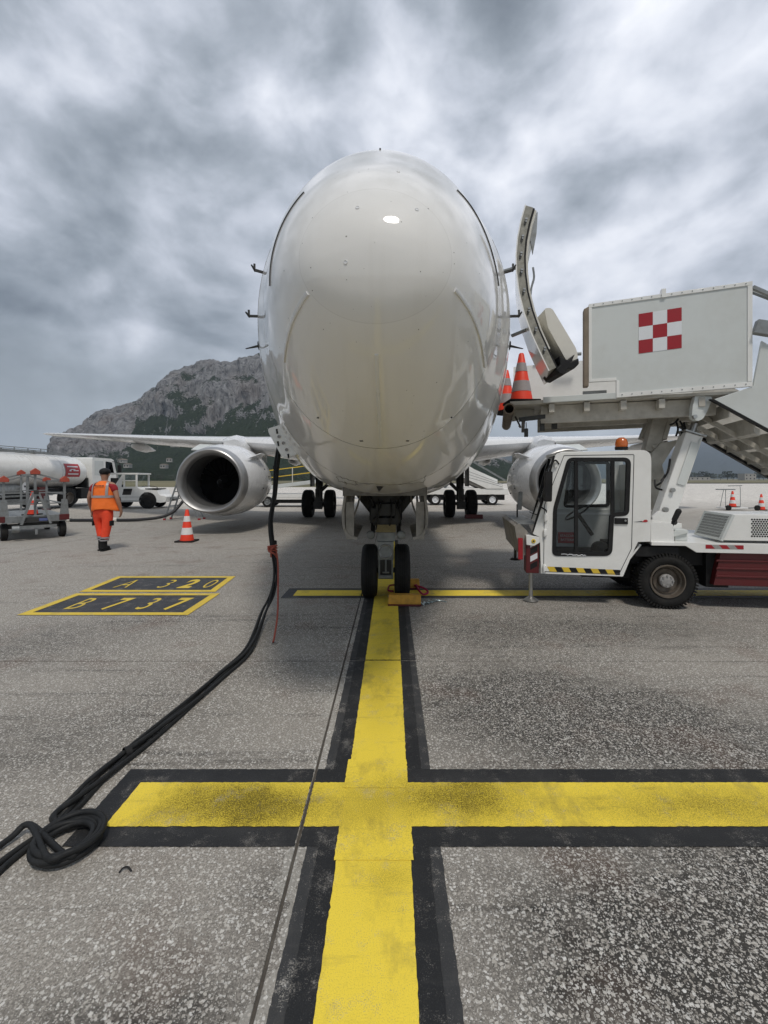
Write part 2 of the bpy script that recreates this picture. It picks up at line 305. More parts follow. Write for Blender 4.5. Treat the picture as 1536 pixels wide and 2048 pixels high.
# ------------------------------------------------------------------ mesh builder
class MB:
    def __init__(s): s.v = []; s.f = []; s.m = []; s.cur = 0; s.sm = []; s.smooth = False
    def add(s, vs, fs):
        o = len(s.v); s.v += [tuple(p) for p in vs]
        for f in fs: s.f.append(tuple(i + o for i in f)); s.m.append(s.cur); s.sm.append(s.smooth)
        return s
    def box(s, c, d, rot=None):
        c = Vector(c); h = Vector(d) / 2
        vs = [Vector((x * h.x, y * h.y, z * h.z)) for x in (-1, 1) for y in (-1, 1) for z in (-1, 1)]
        if rot is not None: vs = [rot @ p for p in vs]
        return s.add([p + c for p in vs], [(0, 1, 3, 2), (4, 6, 7, 5), (0, 4, 5, 1), (2, 3, 7, 6), (0, 2, 6, 4), (1, 5, 7, 3)])
    def b2(s, a, b):   # box from min corner to max corner
        return s.box([(x + y) / 2 for x, y in zip(a, b)], [abs(y - x) for x, y in zip(a, b)])
    def bar(s, a, b, wd, ht, up=(0, 0, 1)):  # rectangular bar a->b
        a, b = Vector(a), Vector(b); d = b - a; L = d.length; z = d.normalized()
        x = z.cross(Vector(up)); x = x.normalized() if x.length > 1e-5 else Vector((1, 0, 0)); y = z.cross(x)
        return s.box((a + b) / 2, (wd, ht, L), Matrix((x, y, z)).transposed())
    def cyl(s, a, b, r, r2=None, n=14, caps=True):
        a, b = Vector(a), Vector(b); r2 = r if r2 is None else r2
        z = (b - a).normalized(); x = z.orthogonal().normalized(); y = z.cross(x)
        vs = []
        for c, rr in ((a, r), (b, r2)):
            vs += [c + (x * math.cos(t) + y * math.sin(t)) * rr for t in (2 * math.pi * i / n for i in range(n))]
        sm = s.smooth; s.smooth = True
        s.add(vs, [(i, (i + 1) % n, n + (i + 1) % n, n + i) for i in range(n)])
        s.smooth = False
        if caps: s.add(vs, [tuple(range(n - 1, -1, -1)), tuple(range(n, 2 * n))])
        s.smooth = sm; return s
    def lathe(s, prof, o, ax, n=28, sx=1.0, closed=False, squash=None):  # prof [(dist along ax, radius)]
        o = Vector(o); ax = Vector(ax).normalized()
        x = ax.cross(Vector((0, 0, 1))); x = x.normalized() if x.length > 1e-4 else Vector((1, 0, 0)); y = x.cross(ax)
        vs = []
        for (d, r) in prof:
            for i in range(n):
                t = 2 * math.pi * i / n; cx_, cy_ = math.cos(t) * r * sx, math.sin(t) * r
                if squash: cx_, cy_ = squash(cx_, cy_)
                vs.append(o + ax * d + x * cx_ + y * cy_)
        fs = []
        m = len(prof)
        for j in range(m if closed else m - 1):
            k = (j + 1) % m
            for i in range(n): fs.append((j * n + i, j * n + (i + 1) % n, k * n + (i + 1) % n, k * n + i))
        sm = s.smooth; s.smooth = True; s.add(vs, fs); s.smooth = sm; return s
    def tube(s, path, r, n=8, sub=6, caps=True):
        pts = [Vector(p) for p in path]
        if sub > 1:
            q = []
            for i in range(len(pts) - 1):
                p0, p1, p2, p3 = pts[max(i - 1, 0)], pts[i], pts[i + 1], pts[min(i + 2, len(pts) - 1)]
                for k in range(sub):
                    t = k / sub
                    q.append(.5 * ((2 * p1) + (p2 - p0) * t + (2 * p0 - 5 * p1 + 4 * p2 - p3) * t * t + (3 * p1 - p0 - 3 * p2 + p3) * t ** 3))
            q.append(pts[-1]); pts = q
        T = [(pts[min(i + 1, len(pts) - 1)] - pts[max(i - 1, 0)]).normalized() for i in range(len(pts))]
        x = T[0].orthogonal().normalized(); vs = []
        for p, t in zip(pts, T):
            x = (x - t * x.dot(t)); x = x.normalized() if x.length > 1e-6 else t.orthogonal().normalized()
            y = t.cross(x)
            vs += [p + (x * math.cos(a) + y * math.sin(a)) * r for a in (2 * math.pi * i / n for i in range(n))]
        fs = [(j * n + i, j * n + (i + 1) % n, (j + 1) * n + (i + 1) % n, (j + 1) * n + i) for j in range(len(pts) - 1) for i in range(n)]
        sm = s.smooth; s.smooth = True; s.add(vs, fs); s.smooth = False
        if caps:
            m = len(vs); s.add(vs, [tuple(range(n - 1, -1, -1)), tuple(range(m - n, m))])
        s.smooth = sm; return s
    def prism(s, poly, y0, y1, fr=None, holes=()):   # poly in (a, z); extruded y0..y1; fr maps (a, y, z) -> world
        fr = fr or (lambda a, y, z: Vector((a, y, z)))
        loops = [list(poly)] + [list(h) for h in holes]
        flat = [p for l in loops for p in l]; n = len(flat)
        tri = tessellate_polygon([[Vector((p[0], p[1], 0)) for p in l] for l in loops])
        vs = [fr(p[0], y0, p[1]) for p in flat] + [fr(p[0], y1, p[1]) for p in flat]
        fs = [tuple(t) for t in tri] + [tuple(n + i for i in reversed(t)) for t in tri]
        o = 0
        for l in loops:
            k = len(l)
            for i in range(k): fs.append((o + i, o + (i + 1) % k, n + o + (i + 1) % k, n + o + i))
            o += k
        return s.add(vs, fs)
    def ball(s, c, r, n=12, m=8, sc=(1, 1, 1)):
        c = Vector(c); vs = []
        for j in range(m + 1):
            ph = math.pi * j / m
            for i in range(n):
                t = 2 * math.pi * i / n
                vs.append(c + Vector((math.sin(ph) * math.cos(t) * r * sc[0], math.sin(ph) * math.sin(t) * r * sc[1], math.cos(ph) * r * sc[2])))
        sm = s.smooth; s.smooth = True
        s.add(vs, [(j * n + i, j * n + (i + 1) % n, (j + 1) * n + (i + 1) % n, (j + 1) * n + i) for j in range(m) for i in range(n)])
        s.smooth = sm; return s
    def build(s, name, mats, parent=None, bevel=0, fix=True, link=True):
        me = bpy.data.meshes.new(name); me.from_pydata(s.v, [], s.f)
        for m in (mats if isinstance(mats, (list, tuple)) else [mats]): me.materials.append(m)
        me.polygons.foreach_set('material_index', s.m); me.polygons.foreach_set('use_smooth', s.sm)
        if fix:
            bm = bmesh.new(); bm.from_mesh(me); bmesh.ops.remove_doubles(bm, verts=bm.verts, dist=1e-5)
            bmesh.ops.recalc_face_normals(bm, faces=bm.faces); bm.to_mesh(me); bm.free()
        me.update()
        if any(s.sm): me.set_sharp_from_angle(angle=R(38))
        o = bpy.data.objects.new(name, me); COL.objects.link(o)
        if parent is not None: attach(o, parent)
        if bevel:
            b = o.modifiers.new('bevel', 'BEVEL'); b.width = bevel; b.segments = 2; b.limit_method = 'ANGLE'; b.angle_limit = R(40)
            b.harden_normals = False
        return o
WORLD = {}
def attach(o, parent):
    o.parent = parent
    if parent.name in WORLD: o.location = -WORLD[parent.name]
def thing(name, label, cat, loc=(0, 0, 0), group=None, kind=None):
    o = bpy.data.objects.new(name, None); COL.objects.link(o); o.location = loc; o.empty_display_size = .2
    WORLD[o.name] = Vector(loc)
    return tag(o, label, cat, group, kind)
def tag(o, label=None, cat=None, group=None, kind=None):
    if label: o['label'] = label
    if cat: o['category'] = cat
    if group: o['group'] = group
    if kind: o['kind'] = kind
    return o
def dup(root, loc, rz=0.0, label=None):
    r = root.copy(); COL.objects.link(r); r.location = loc; r.rotation_euler = (0, 0, rz)
    if label: r['label'] = label
    for ch in list(root.children):
        c = ch.copy(); COL.objects.link(c); c.parent = r
        for g in ch.children:
            d = g.copy(); COL.objects.link(d); d.parent = c
    return r
def rpoly(pts, r, n=5):  # rounded polygon
    out = []; k = len(pts); rr = r if isinstance(r, (list, tuple)) else [r] * k
    for i in range(k):
        p, a, b = Vector(pts[i]), Vector(pts[i - 1]), Vector(pts[(i + 1) % k])
        if rr[i] <= 0: out.append(tuple(p)); continue
        da, db = (a - p), (b - p); q = min(rr[i], da.length * .45, db.length * .45)
        s0, s1 = p + da.normalized() * q, p + db.normalized() * q
        for j in range(n + 1):
            t = j / n; out.append(tuple((1 - t) ** 2 * s0 + 2 * t * (1 - t) * p + t * t * s1))
    return out
def text_mesh(txt, name, mat, parent, origin, xa, ya, size, shear=0.0, sxk=1.0, bold=0.0):
    cu = bpy.data.curves.new(name, 'FONT'); cu.body = txt; cu.size = 1.0; cu.shear = shear; cu.offset = bold; cu.resolution_u = 4
    tmp = bpy.data.objects.new('tmp_text', cu); COL.objects.link(tmp)
    me = bpy.data.meshes.new_from_object(tmp); bpy.data.objects.remove(tmp)
    xa, ya = Vector(xa).normalized() * size * sxk, Vector(ya).normalized() * size; o_ = Vector(origin)
    for v in me.vertices: v.co = o_ + xa * v.co.x + ya * v.co.y
    me.materials.clear(); me.materials.append(mat)
    for p_ in me.polygons: p_.material_index = 0
    me.name = name
    o = bpy.data.objects.new(name, me); COL.objects.link(o)
    if parent is not None: attach(o, parent)
    return o
def quad_on(o, xa, ya, pts): return [Vector(o) + Vector(xa) * a + Vector(ya) * b for a, b in pts]

# ================================================================== SETTING
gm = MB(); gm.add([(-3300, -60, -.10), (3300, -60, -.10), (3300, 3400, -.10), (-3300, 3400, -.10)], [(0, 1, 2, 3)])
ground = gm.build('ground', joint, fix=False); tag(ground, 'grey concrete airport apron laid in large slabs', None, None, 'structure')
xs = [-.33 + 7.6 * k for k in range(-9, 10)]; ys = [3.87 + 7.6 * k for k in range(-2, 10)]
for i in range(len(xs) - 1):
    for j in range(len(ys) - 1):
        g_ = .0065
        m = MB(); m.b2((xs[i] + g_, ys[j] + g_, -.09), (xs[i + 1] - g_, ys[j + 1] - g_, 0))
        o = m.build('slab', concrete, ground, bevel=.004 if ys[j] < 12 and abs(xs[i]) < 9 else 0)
# filler in the joints, a little below the slab tops
m = MB()
for x in xs: m.b2((x - .0063, ys[0], -.08), (x + .0063, ys[-1], -.010))
for y in ys: m.b2((xs[0], y - .0063, -.081), (xs[-1], y + .0063, -.0115))
m.build('joint_filler', joint, ground)
YE = ys[-1]
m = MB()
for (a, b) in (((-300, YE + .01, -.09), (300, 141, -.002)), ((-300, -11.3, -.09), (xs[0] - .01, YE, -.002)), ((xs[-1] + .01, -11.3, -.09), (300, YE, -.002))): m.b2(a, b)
tag(m.build('far_apron', concrete), 'concrete apron stretching to the grass, its sunlit brightness painted into the colour', None, None, 'structure')
def grassmat():
    m, nt, b = newmat('dry_grass'); p = pos(nt)
    n = nd(nt, 'ShaderNodeTexNoise', Vector=nd(nt, 'ShaderNodeMapping', Vector=p, Scale=(.02, .09, 1)).outputs[0], Scale=1.0, Detail=6.0, Roughness=.65).outputs[0]
    n2 = nd(nt, 'ShaderNodeTexNoise', Vector=p, Scale=1.4, Detail=6.0, Roughness=.7).outputs[0]
    c = ramp(nt, n, (.32, (.085, .095, .04)), (.5, (.20, .175, .085)), (.66, (.30, .26, .14)))
    nt.links.new(mixc(nt, .6, c, ramp(nt, n2, (.3, .35), (.7, 1.0)), 'MULTIPLY'), b.inputs['Base Color']); b.inputs['Roughness'].default_value = .95
    return m
grass = grassmat()
m = MB(); m.add([(-3300, 141.1, .01), (3300, 141.1, .01), (3300, 3390, .03), (-3300, 3390, .03)], [(0, 1, 2, 3)]); m.add([(-320, 82, .004), (-6, 82, .004), (-6, 141.1, .006), (-320, 141.1, .006)], [(0, 1, 2, 3)])
tag(m.build('grass_field', grass, fix=False), 'dry yellow grass beyond the apron', None, None, 'structure')
# low dark kerb between apron and grass on the right
m = MB(); m.b2((-2, 139.6, -.002), (300, 140.4, .25)); tag(m.build('kerb', darkmetal), 'dark low edge between apron and grass', None, None, 'structure')

# ---- painted lines (black border sheet 3 mm, yellow sheet 6 mm)
def strip(m, x0, x1, y0, y1, z, jit=.0012, step=.012):
    # ragged-edged rectangle: edges sampled and jittered
    def edge(a, b, nx, ny):
        L = math.hypot(b[0] - a[0], b[1] - a[1]); k = max(1, min(420, int(L / step)))
        return [(a[0] + (b[0] - a[0]) * i / k + nx * random.gauss(0, jit), a[1] + (b[1] - a[1]) * i / k + ny * random.gauss(0, jit)) for i in range(k)]
    pts = edge((x0, y0), (x1, y0), 0, 1) + edge((x1, y0), (x1, y1), 1, 0) + edge((x1, y1), (x0, y1), 0, 1) + edge((x0, y1), (x0, y0), 1, 0)
    tri = tessellate_polygon([[Vector((p[0], p[1], 0)) for p in pts]])
    m.add([(p[0], p[1], z) for p in pts], [tuple(t) for t in tri])
JX = -.33; JY = 3.87; gj = .009
cl = MB()   # faded outer border then black then yellow, each a sheet above the other
for (y0, y1) in ((-3, JY - gj), (JY + gj, 11.45), (11.49, 60)):
    st = .012 if y0 < 11 else .6
    cl.cur = 0; strip(cl, -.285, .285, y0, min(y1, 6.9) if y0 < 6 else y1, .003, .0014, st) if y0 < 6 else None
    cl.cur = 1; strip(cl, -.235, .235, y0, y1, .0055, .0012, st) if y0 < 6 else None
    cl.cur = 2; strip(cl, -.15, .155, y0, y1, .0085, .0012, st)
centre = cl.build('centre_line', [gblk2, gblk, gyel], fix=False); tag(centre, 'yellow lead-in line with black border running to the nose wheel', None, None, 'structure')
cb = MB()
for (x0, x1) in ((-1.33, JX - gj), (JX + gj, 3.2), (3.2, 7.2)):
    cb.cur = 0; strip(cb, x0, x1, 1.915, 2.425, .0045, .0012)
    cb.cur = 1; strip(cb, max(x0, -1.215), x1, 2.022, 2.315, .0072, .0012)
tag(cb.build('stop_bar', [gblk, gyel], fix=False), 'wide yellow bar with black border crossing the foreground', None, None, 'structure')
cb = MB()
for (x0, x1) in ((-1.38, JX - gj), (JX + gj, 7.2)):
    cb.cur = 0; strip(cb, x0, x1, 5.90, 6.42, .0045, .0012)
    cb.cur = 1; strip(cb, max(x0, -1.24), x1, 6.0, 6.30, .0072, .0012)
tag(cb.build('stop_bar', [gbox, gyel], fix=False), 'thin yellow bar crossing under the nose wheel and the stair truck', None, None, 'structure')
# overlapping repaint patches on the centre line
cb = MB(); strip(cb, -.16, .165, 1.84, 2.03, .0102, .0012); strip(cb, -.165, .158, 2.27, 2.50, .0102, .0012)
tag(cb.build('paint_patch', gyel, fix=False), 'fresh yellow paint patches where the lines cross', None, None, 'structure')
def type_box(x0, x1, y0, y1, skew, letters, label):
    def q(a, b): return (x0 + (x1 - x0) * a + skew * b, y0 + (y1 - y0) * b)
    e = MB()
    e.cur = 0; e.add([(*q(a, b), .003) for a, b in ((0, 0), (1, 0), (1, 1), (0, 1))], [(0, 1, 2, 3)])
    t, s_ = .052, .105
    e.cur = 1
    for (a0, b0, a1, b1) in ((0, 0, 1, s_), (0, 1 - s_, 1, 1), (0, s_, t, 1 - s_), (1 - t, s_, 1, 1 - s_)):
        e.add([(*q(a, b), .0062) for a, b in ((a0, b0), (a1, b0), (a1, b1), (a0, b1))], [(0, 1, 2, 3)])
    o = e.build('stand_marking', [gbox, gtxt], fix=False); tag(o, label, None, None, 'structure')
    for ch, a, k, b in letters:
        p = q(a, .24)
        text_mesh(ch, 'letter', gtxt, o, (p[0], p[1], .0063), (1, 0, 0), (skew * .2, 1, 0), (y1 - y0) * .74, 0, k, b)
type_box(-4.24, -2.36, 6.21, 7.20, -.06, [('A', .17, .42, -.012), ('3', .49, .46, -.012), ('2', .665, .50, .035), ('0', .835, .42, -.012)], 'painted ground box reading A 320 in yellow letters')
type_box(-4.22, -2.26, 5.157, 6.13, .0, [('B', .17, .42, .0), ('7', .40, .46, .02), ('3', .605, .46, .0), ('7', .785, .46, .03)], 'painted ground box reading B 737 in yellow letters')

# ================================================================== AIRLINER
def pchip(x, y, xi):
    x = np.array(x, float); y = np.array(y, float); h = np.diff(x); d = np.diff(y) / h; mm = np.zeros(len(x))
    for i in range(1, len(x) - 1):
        if d[i - 1] * d[i] > 0:
            w1 = 2 * h[i] + h[i - 1]; w2 = h[i] + 2 * h[i - 1]; mm[i] = (w1 + w2) / (w1 / d[i - 1] + w2 / d[i])
    mm[0] = d[0]; i = np.clip(np.searchsorted(x, xi) - 1, 0, len(h) - 1); t = (xi - x[i]) / h[i]
    return (2*t**3-3*t**2+1)*y[i]+(t**3-2*t**2+t)*h[i]*mm[i]+(-2*t**3+3*t**2)*y[i+1]+(t**3-t**2)*h[i]*mm[i+1]
NS = np.sqrt(np.array([0, .06, .25, .6, 1.1, 1.7, 2.4, 3.2, 4.2, 5.2, 6.5, 8, 22, 25, 28, 31, 33]))
ZT = [2.62, 2.845, 3.106, 3.423, 3.836, 4.20, 4.62, 4.94, 5.18, 5.316, 5.36, 5.37, 5.37, 5.35, 5.25, 5.0, 4.7]
ZB = [2.62, 2.364, 2.17, 1.97, 1.778, 1.612, 1.483, 1.385, 1.32, 1.29, 1.29, 1.29, 1.29, 1.75, 2.6, 3.5, 4.2]
WD = [0, .292, .47, .638, .805, .985, 1.235, 1.436, 1.632, 1.775, 1.87, 1.88, 1.88, 1.75, 1.35, .75, .25]
ZM = [2.62, 2.589, 2.621, 2.684, 2.795, 2.964, 3.142, 3.275, 3.329, 3.349, 3.347, 3.347, 3.347, 3.5, 3.9, 4.25, 4.45]
NB = [2, 2, 2, 2, 2.05, 2.08, 2.1, 2.2, 2.35, 2.45, 2.35, 2.25, 2.2, 2.1, 2, 2, 2]
NY = 2.0
def sec(s):
    r = np.sqrt(np.atleast_1d(np.asarray(s, float)))
    return [pchip(NS, a, r) for a in (ZT, ZB, WD, ZM, NB)]
def surf(s, th):   # th measured from the crown, positive to +X (image right)
    zt, zb, w_, zm, nb = sec(s); sn, c = np.sin(th), np.cos(th)
    e = np.where(c > 0, 1.0, 2 / nb); C = np.abs(c) ** e
    X = w_ * np.sign(sn) * np.abs(sn) ** e
    Z = zm + np.where(c > 0, (zt - zm) * C, -(zm - zb) * C)
    return np.stack([X, NY + np.atleast_1d(s) + 0 * X, Z], -1)
def sp(s, th): return Vector(surf(s, np.array([th]))[0])
def sn_(s, th):
    a = sp(s + .01, th) - sp(max(s - .01, 1e-4), th); b = sp(s, th + .01) - sp(s, th - .01)
    n = b.cross(a).normalized(); c = Vector((0, NY + s, float(sec(s)[3][0])))
    return n if n.dot(sp(s, th) - c) > 0 or s < .3 and n.y < 0 else -n
gs, gt = np.meshgrid(np.linspace(.05, 2.2, 150) ** 2, np.linspace(-math.pi, math.pi, 361), indexing='ij')
GP = surf(gs.ravel(), gt.ravel()); GU = UX + FPX * (GP[:, 0] - CX) / GP[:, 1]; GV = VY - FPX * (GP[:, 2] - CZ) / GP[:, 1]
def locate(u, v):   # nearest visible skin point seen at (u, v)
    d = np.hypot(GU - u, GV - v); ok = np.where(d < d.min() + 3.0)[0]; i = ok[np.argmin(GP[ok, 1])]
    return float(gs.ravel()[i]), float(gt.ravel()[i])

plane = thing('airliner', 'large white twin-engine airliner parked nose-on over the yellow line', 'airplane', (0, 6, 0))
def loft(slist, n=144, cap0=False):
    m = MB(); m.smooth = True; th = np.linspace(-math.pi, math.pi, n, endpoint=False)
    for s in slist: m.v += [tuple(p) for p in surf(np.full(n, s), th)]
    for j in range(len(slist) - 1):
        for i in range(n):
            m.f.append((j * n + i, j * n + (i + 1) % n, (j + 1) * n + (i + 1) % n, (j + 1) * n + i)); m.m.append(0); m.sm.append(True)
    return m
RS = 1.10
radome = loft(list(np.linspace(.0015, math.sqrt(RS), 40) ** 2)).build('radome', radp, plane)
fs_ = [RS + .005] + list(np.linspace(1.075, math.sqrt(8), 46) ** 2) + list(np.linspace(9, 22, 8)) + list(np.linspace(23, 33, 12))
fuse = loft(fs_).build('fuselage', [fusep, bayg], plane)
# nose-gear bay opening cut into the belly, with a lined box above it
BX, B0, B1 = .46, 5.12, 7.0
bm = bmesh.new(); bm.from_mesh(fuse.data)
for co, no in (((BX, 0, 0), (1, 0, 0)), ((-BX, 0, 0), (1, 0, 0)), ((0, B0, 0), (0, 1, 0)), ((0, B1, 0), (0, 1, 0))):
    sel = [f for f in bm.faces if f.calc_center_median().z < 2.2 and f.calc_center_median().y < 8]
    geo = list({e for f in sel for e in f.edges} | {v for f in sel for v in f.verts}) + sel
    bmesh.ops.bisect_plane(bm, geom=geo, plane_co=co, plane_no=no)
dl = [f for f in bm.faces if f.calc_center_median().z < 1.9 and abs(f.calc_center_median().x) < BX - 1e-3 and B0 + 1e-3 < f.calc_center_median().y < B1 - 1e-3]
bmesh.ops.delete(bm, geom=dl, context='FACES'); bm.to_mesh(fuse.data); bm.free()
m = MB(); t = .02
m.b2((-BX - t, B0 - .03, 2.0), (BX + t, B1 + t, 2.03)); m.b2((-BX - t, B0 + .001, 1.37), (-BX - .002, B1, 2.0)); m.b2((BX + .002, B0 + .001, 1.37), (BX + t, B1, 2.0)); m.b2((-BX, B0 - .04, 1.375), (BX, B0 - .012, 2.0)); m.b2((-BX, B1, 1.34), (BX, B1 + t, 2.0))
for y in (5.5, 5.9, 6.3, 6.7): m.b2((-BX + .01, y, 1.45), (-BX + .05, y + .03, 2.0)); m.b2((BX - .05, y, 1.45), (BX - .01, y + .03, 2.0))
m.build('gear_bay', bayg, plane)
# radome base frame behind the seam (keeps it dark)
m = MB(); n = 96; th = np.linspace(-math.pi, math.pi, n, endpoint=False)
a_ = surf(np.full(n, RS - .02), th); b_ = surf(np.full(n, RS + .03), th); c_ = np.array([0, NY + RS, 2.8])
m.v = [tuple(c_ + (p - c_) * .985) for p in a_] + [tuple(c_ + (p - c_) * .985) for p in b_]
m.f = [(i, (i + 1) % n, n + (i + 1) % n, n + i) for i in range(n)]; m.m = [0] * n; m.sm = [True] * n
m.build('radome_frame', black, plane, fix=False)
# lightning diverter strips
def divert(pix, wdt, hgt, mat_):
    st = [locate(*p) for p in pix]; pts = []
    for k in range(len(st) - 1):
        for j in range(8): t = j / 8; pts.append((st[k][0] * (1 - t) + st[k + 1][0] * t, st[k][1] * (1 - t) + st[k + 1][1] * t))
    pts.append(st[-1]); return pts
def divert_st(pts, wdt, hgt, mat_):
    m = MB(); vs = []; m.smooth = True
    for i, (s, th) in enumerate(pts):
        p = sp(s, th); q = sp(*pts[min(i + 1, len(pts) - 1)]) - sp(*pts[max(i - 1, 0)]); nn = sn_(s, th); sd_ = q.cross(nn).normalized()
        for a, h in ((-1, -.006), (-.75, hgt * .8), (0, hgt), (.75, hgt * .8), (1, -.006)): vs.append(p + sd_ * a * wdt / 2 + nn * h)
    k = len(pts); fs = [(j * 5 + i, j * 5 + i + 1, j * 5 + i + 6, j * 5 + i + 5) for j in range(k - 1) for i in range(4)] + [(0, 1, 2, 3, 4), tuple((k - 1) * 5 + i for i in (4, 3, 2, 1, 0))]
    m.add(vs, fs); m.build('diverter_strip', mat_, plane)
def radial(pa, pb, wdt, hgt, mat_):
    (s0, t0), (s1, t1) = locate(*pa), locate(*pb)
    divert_st([(s0 + (s1 - s0) * i / 18, t0 + (t1 - t0) * i / 18) for i in range(19)], wdt, hgt, mat_)
radial((908, 582), (971, 733), .024, .010, cowlp); radial((614, 585), (567, 722), .024, .010, cowlp)
radial((917, 380), (1000, 572), .010, .007, darkmetal); radial((606, 384), (538, 572), .010, .007, darkmetal)
divert_st([(s, math.pi * .9995) for s in np.linspace(.23, 1.06, 20)], .022, .008, cowlp)
# round plugs on the radome
for (u, v) in ((716, 412), (836, 417), (687, 522), (800, 343)):
    s, th = locate(u, v); p, nn = sp(s, th), sn_(s, th)
    m = MB(); m.lathe([(-.004, .010), (.002, .0095), (.003, .008), (.001, .006), (.001, 0)], p, nn, 16); m.build('plug', cowlp, plane)
# small drain vents on the seam
for (u, v) in ((634, 836), (722, 884), (815, 884), (905, 838)):
    s, th = locate(u, v); p, nn = sp(s, th), sn_(s, th); ax = nn.cross(Vector((0, 0, 1))).normalized()
    m = MB(); m.bar(p - ax * .012, p + ax * .012, .010, .006, nn); m.build('drain_vent', black, plane)
# pitot probes and vanes
def probe(s, th, bent, label=None):
    p, nn = sp(s, th), sn_(s, th); nn.y *= .2; nn.normalize()
    m = MB()
    if bent:
        e = p + nn * .085
        m.bar(p - nn * .02, e, .035, .016, (0, 0, 1)); m.cyl(e + Vector((0, .02, .0)), e + Vector((0, -.09, .004)), .011, .008, 10); m.bar(e - nn * .0, e + Vector((0, 0, .06)), .018, .014)
        m.build('pitot_probe', darkmetal, plane)
    else:
        e = p + nn * .15 + Vector((0, 0, -.012))
        m.lathe([(-.004, .05), (.006, .045), (.008, 0)], p, nn, 16)
        m.add([p + Vector((0, -.03, 0)), p + Vector((0, .05, 0)), e + Vector((0, .05, 0)), e + Vector((0, .02, 0)), p + Vector((0, 0, .014)), e + Vector((0, .035, .006))], [(0, 1, 2, 3), (0, 4, 5, 3), (1, 2, 5, 4), (0, 1, 4), (3, 5, 2)])
        m.build('angle_vane', darkmetal, plane)
def side_th(s, v, sg):   # angle on the side where the skin projects to height v
    ts = np.linspace(.3, 2.8, 600) * sg; pp = surf(np.full(600, s), ts); vv = VY - FPX * (pp[:, 2] - CZ) / pp[:, 1]
    return float(ts[np.argmin(np.abs(vv - v))])
for sg in (-1, 1):
    probe(2.35, side_th(2.35, 545, sg), True); probe(2.45, side_th(2.45, 632, sg), True); probe(2.7, side_th(2.7, 692, sg), False)
# cockpit windows (behind the brow of the nose)
for sg in (-1, 1):
    for (s0, s1, t0, t1) in ((1.95, 2.45, .05, .45), (2.1, 2.65, .50, .80), (2.65, 3.1, .88, 1.12)):
        m = MB(); m.smooth = True; k = 6; vs = []
        for i in range(k + 1):
            for j in range(k + 1):
                s = s0 + (s1 - s0) * i / k; th = sg * (t0 + (t1 - t0) * j / k); vs.append(sp(s, th) + sn_(s, th) * .003)
        m.add(vs, [(i * (k + 1) + j, i * (k + 1) + j + 1, (i + 1) * (k + 1) + j + 1, (i + 1) * (k + 1) + j) for i in range(k) for j in range(k)])
        m.build('cockpit_window', darkglass if False else black, plane, fix=False)
for (s_, t0, t1) in ((2.25, 60, 178), (2.25, -178, -60), (3.3, 55, 160), (3.3, -160, -55), (4.3, 60, 170), (4.3, -170, -60)):
    m = MB(); pts = []
    for k_ in range(25): t_ = R(t0 + (t1 - t0) * k_ / 24); pts.append(sp(s_, t_) + sn_(s_, t_) * .0002)
    m.tube(pts, .0022, 5, 1); m.build('panel_seam', greyline, plane)
# small blade on the crown, seen over the top of the nose
s, th = .98, 0.0; p = sp(s, th); m = MB(); m.cyl(p - Vector((0, 0, .01)), p + Vector((0, 0, .008)), .007, .006, 10); m.build('crown_antenna', darkmetal, plane)
# belly markings: access panel outlines, triangle, scribble
def outline(pix, name, wdt=.006, mat_=signdark, close=True):
    m = MB(); L_ = pix + ([pix[0]] if close else [])
    pts3 = []
    for k in range(len(L_) - 1):
        for j in range(6):
            t = j / 6; s, th = locate(L_[k][0] * (1 - t) + L_[k + 1][0] * t, L_[k][1] * (1 - t) + L_[k + 1][1] * t); pts3.append(sp(s, th) + sn_(s, th) * .0012)
    s, th = locate(*L_[-1]); pts3.append(sp(s, th) + sn_(s, th) * .0012)
    m.tube(pts3, wdt / 2, 5, 1); return m.build(name, mat_, plane)
outline([(672, 956), (712, 966), (712, 975), (690, 968), (676, 966)], 'access_panel', .005, greyline)
outline([(690, 965), (690, 971)], 'access_panel', .004, greyline, False)
outline([(852, 955), (848, 968), (780, 973), (720, 970)], 'access_panel', .004, greyline, False)
m = MB(); tri = [locate(*q) for q in ((754, 976), (767, 976), (760, 987))]; m.add([sp(*q) + sn_(*q) * .003 for q in tri], [(0, 1, 2)]); m.build('triangle_decal', signdark, plane, fix=False)
# ---- nose gear
ng = MB()
ng.cur = 0; ng.smooth = True
ng.cyl((0, 6.05, .72), (0, 6.12, 1.95), .075, .09, 16); ng.cyl((0, 6.03, .34), (0, 6.05, .74), .05, .05, 14)
ng.cyl((-.30, 6.03, .343), (.30, 6.03, .343), .035, None, 12)
ng.cyl((0, 6.0, .95), (0, 6.9, 1.9), .035, None, 10); ng.cyl((-.1, 6.0, .95), (-.32, 6.6, 1.85), .025, None, 8); ng.cyl((.1, 6.0, .95), (.32, 6.6, 1.85), .025, None, 8)
ng.smooth = False
ng.box((0, 6.0, 1.0), (.34, .14, .10)); ng.box((0, 5.99, .82), (.20, .10, .14)); ng.box((0, 5.98, 1.16), (.26, .16, .16))
ng.prism([(-.42, 1.36), (.42, 1.36), (.20, 1.08), (.17, .98), (-.17, .98), (-.2, 1.08)], 6.06, 6.12)
for x in (-.19, .19): ng.cyl((x, 5.95, 1.02), (x, 5.95, 1.30), .026, None, 10); ng.cyl((x * .9, 5.93, .86), (x * .9, 6.05, 1.0), .03, None, 10)
for (a, b) in (((-.1, 5.92, 1.3), (-.13, 5.9, .9)), ((.12, 5.9, 1.28), (.2, 5.92, .95)), ((.06, 5.9, 1.3), (.05, 5.88, .95)), ((-.05, 5.9, 1.28), (-.16, 5.9, 1.02))):
    ng.tube([a, ((Vector(a) + Vector(b)) / 2 + Vector((.02, -.05, 0))), b], .010, 6)
